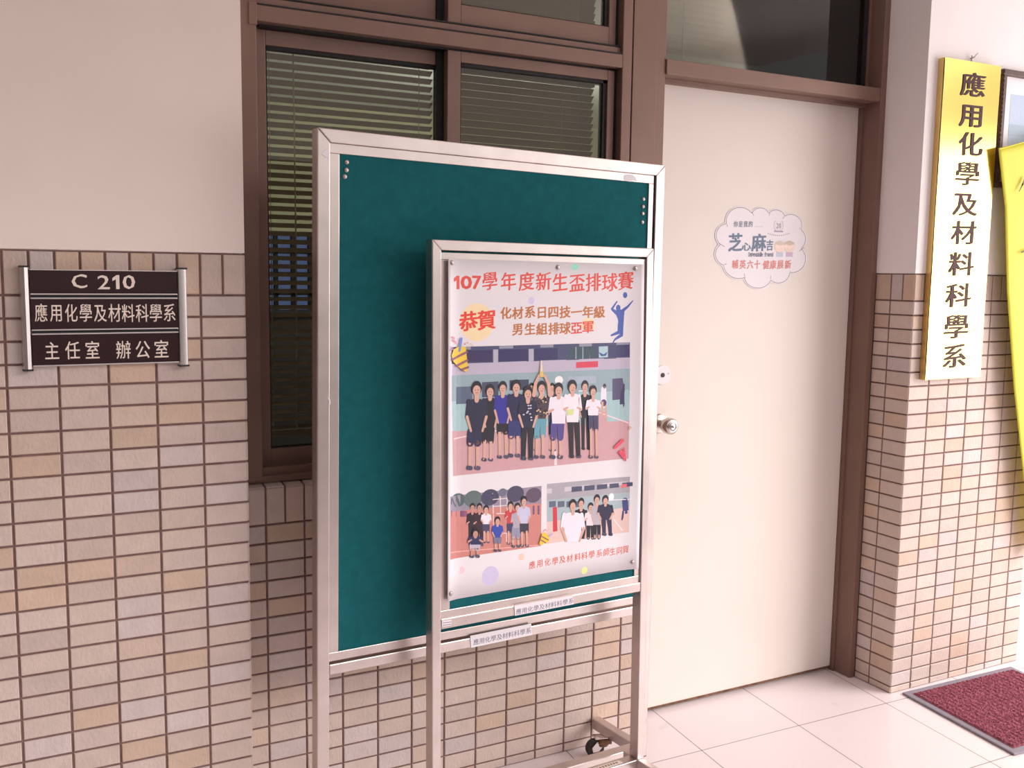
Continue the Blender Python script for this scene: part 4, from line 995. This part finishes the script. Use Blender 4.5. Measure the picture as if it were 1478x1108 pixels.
nl = MB(); hp = at(1402, 86, 1, -.006); nl.tube([hp+Vector((0, .006, .004)), hp+Vector((0, -.012, .006)), hp+Vector((0.004, -.016, .014)), hp+Vector((.012, -.016, .020))], .0022, 8); nl.tube([hp+Vector((-.006, .004, -.01)), hp+Vector((-.006, -.006, -.004)), hp+Vector((-.006, -.006, .012))], .002, 8)
nl.build('hanging_hook', 'steel_d', pq)

# ================================================================ PICTURE FRAME
pf = thing('picture_frame', (2.83, 0, 1.83), 'dark carved wooden picture frame with white mount, partly behind the yellow banner', 'picture')
fx0, fx1, fz0, fz1, fw = 2.664, 3.0, 1.832, 2.246, .022
for (a, b, c, d) in ((fx0, fx1, fz1-fw, fz1), (fx0, fx1, fz0, fz0+fw), (fx0, fx0+fw, fz0+fw, fz1-fw), (fx1-fw, fx1, fz0+fw, fz1-fw)): bx('moulding', (a, b, -.022, -.001, c, d), 'wood', pf, bev=.004)
bd = MB()
for k in range(26): z = fz0+fw*.5+k*(fz1-fz0-fw)/25; bd.box(fx0+.001, fx0+.007, -.025, -.021, z-.005, z+.005, bev=.001)
bd.build('beading', 'wood', pf)
bx('mount', (fx0+fw-.002, fx1-fw+.002, -.008, -.004, fz0+fw-.002, fz1-fw+.002), 'white', pf)
s = Sheet(lambda u, v, L: Vector((u, -.0085-.0002*L, v)))
s.rect(2.728, 1.93, 2.93, 2.165, srgb(186, 202, 226), 0); s.rect(2.728, 2.02, 2.93, 2.06, srgb(168, 186, 206), 1); s.rect(2.728, 1.93, 2.93, 1.965, srgb(206, 206, 212), 1)
s.build('landscape_print', 'print', pf)

# ================================================================ YELLOW BANNER
bn = thing('yellow_banner', (2.95, -.04, .6), 'bright yellow cloth banner hanging at the right edge, its corner over the picture frame', 'banner')
cb = MB(); nu, nv = 26, 40
def edge(t): # left edge from the top corner down
    a = [at(1438.5, 214, 1, -.045), at(1448, 300, 1, -.045), at(1451, 420, 1, -.045), at(1461, 560, 1, -.045), at(1478, 715, 1, -.045), at(1490, 800, 1, -.045)]
    k = t*(len(a)-1); i = min(int(k), len(a)-2); return a[i].lerp(a[i+1], k-i)
tr = Vector((3.12, -.045, 2.115)); br_ = Vector((3.20, -.045, .55))
for j in range(nv+1):
    t_ = j/nv; l = edge(t_); r = tr.lerp(br_, t_)
    for i in range(nu+1):
        q = i/nu; p = l.lerp(r, q); p.z += .014*math.sin(math.pi*q)*(1-t_)*-1; p.y += -.012*math.sin(q*9+t_*2.2)*min(1, q*4)*min(1, .25+t_)-.006
        cb.v.append(p)
for j in range(nv):
    for i in range(nu): a = j*(nu+1)+i; cb.face((a, a+1, a+nu+2, a+nu+1))
cb.flat = True
co = cb.build('cloth', 'cloth', bn, smooth=True); md = co.modifiers.new('t', 'SOLIDIFY'); md.thickness = .0012
st = MB(); st.tube([(2.60, -.052, 2.2), (2.601, -.052, 2.2)], .0001, 4)
hm = MB(); e0, e1 = edge(0), tr
hm.tube([e0+Vector((0.002, -.008, -.004)), (e0+e1)/2+Vector((0, -.016, -.016)), e1+Vector((0, -.008, 0))], .0022, 8); hm.build('hem', 'cloth', bn)
for pts in (((1471, 276), (1476, 266), (1481, 256)), ((1474, 364), (1480, 362), (1490, 360))):
    s = Sheet(lambda u, v, L: Vector((u, -.066, v)))
    q = [at(u, v, 1, -.066) for u, v in pts]; s.line([(p.x, p.z) for p in q], [.004, .009, .012], srgb(70, 74, 40), 0)
    s.build('brush_stroke', 'print', bn)

# ================================================================ DOOR MAT
mc = [Vector((2.337, -.020)), Vector((2.282, -.508)), Vector((2.865, -.545)), Vector((2.921, -.038))]   # back left, front left, front right, back right
dm = thing('door_mat', (2.6, -.28, 0), 'maroon carpet door mat with grey rubber border on the floor before the tiled pier', 'door mat')
b = MB(); b.prism([(p.x, p.y) for p in mc], lambda u, v, d: Vector((u, v, d)), .0005, .008); bo = b.build('rubber_border', 'mat_rubber', dm)
md = bo.modifiers.new('b', 'BEVEL'); md.width = .004; md.segments = 2; md.limit_method = 'ANGLE'
def mp(s_, t_): return (mc[0]*(1-s_)+mc[3]*s_)*(1-t_)+(mc[1]*(1-s_)+mc[2]*s_)*t_
pb = MB(); na, nb = 150, 130
for j in range(nb+1):
    for i in range(na+1):
        s_ = .045+.91*i/na; t_ = .055+.89*j/nb; p = mp(s_, t_); ed = min(i, na-i, j, nb-j)
        z = .0085+(.0045+RND.uniform(-.0022, .0022)+.0012*math.sin(i*.9))*min(1, ed/2.0); pb.v.append(Vector((p.x+RND.uniform(-.0012, .0012), p.y+RND.uniform(-.0012, .0012), z)))
for j in range(nb):
    for i in range(na): a = j*(na+1)+i; pb.face((a, a+1, a+na+2, a+na+1))
pb.flat = True
po = pb.build('carpet_pile', 'pile', dm); po['kind'] = 'stuff'
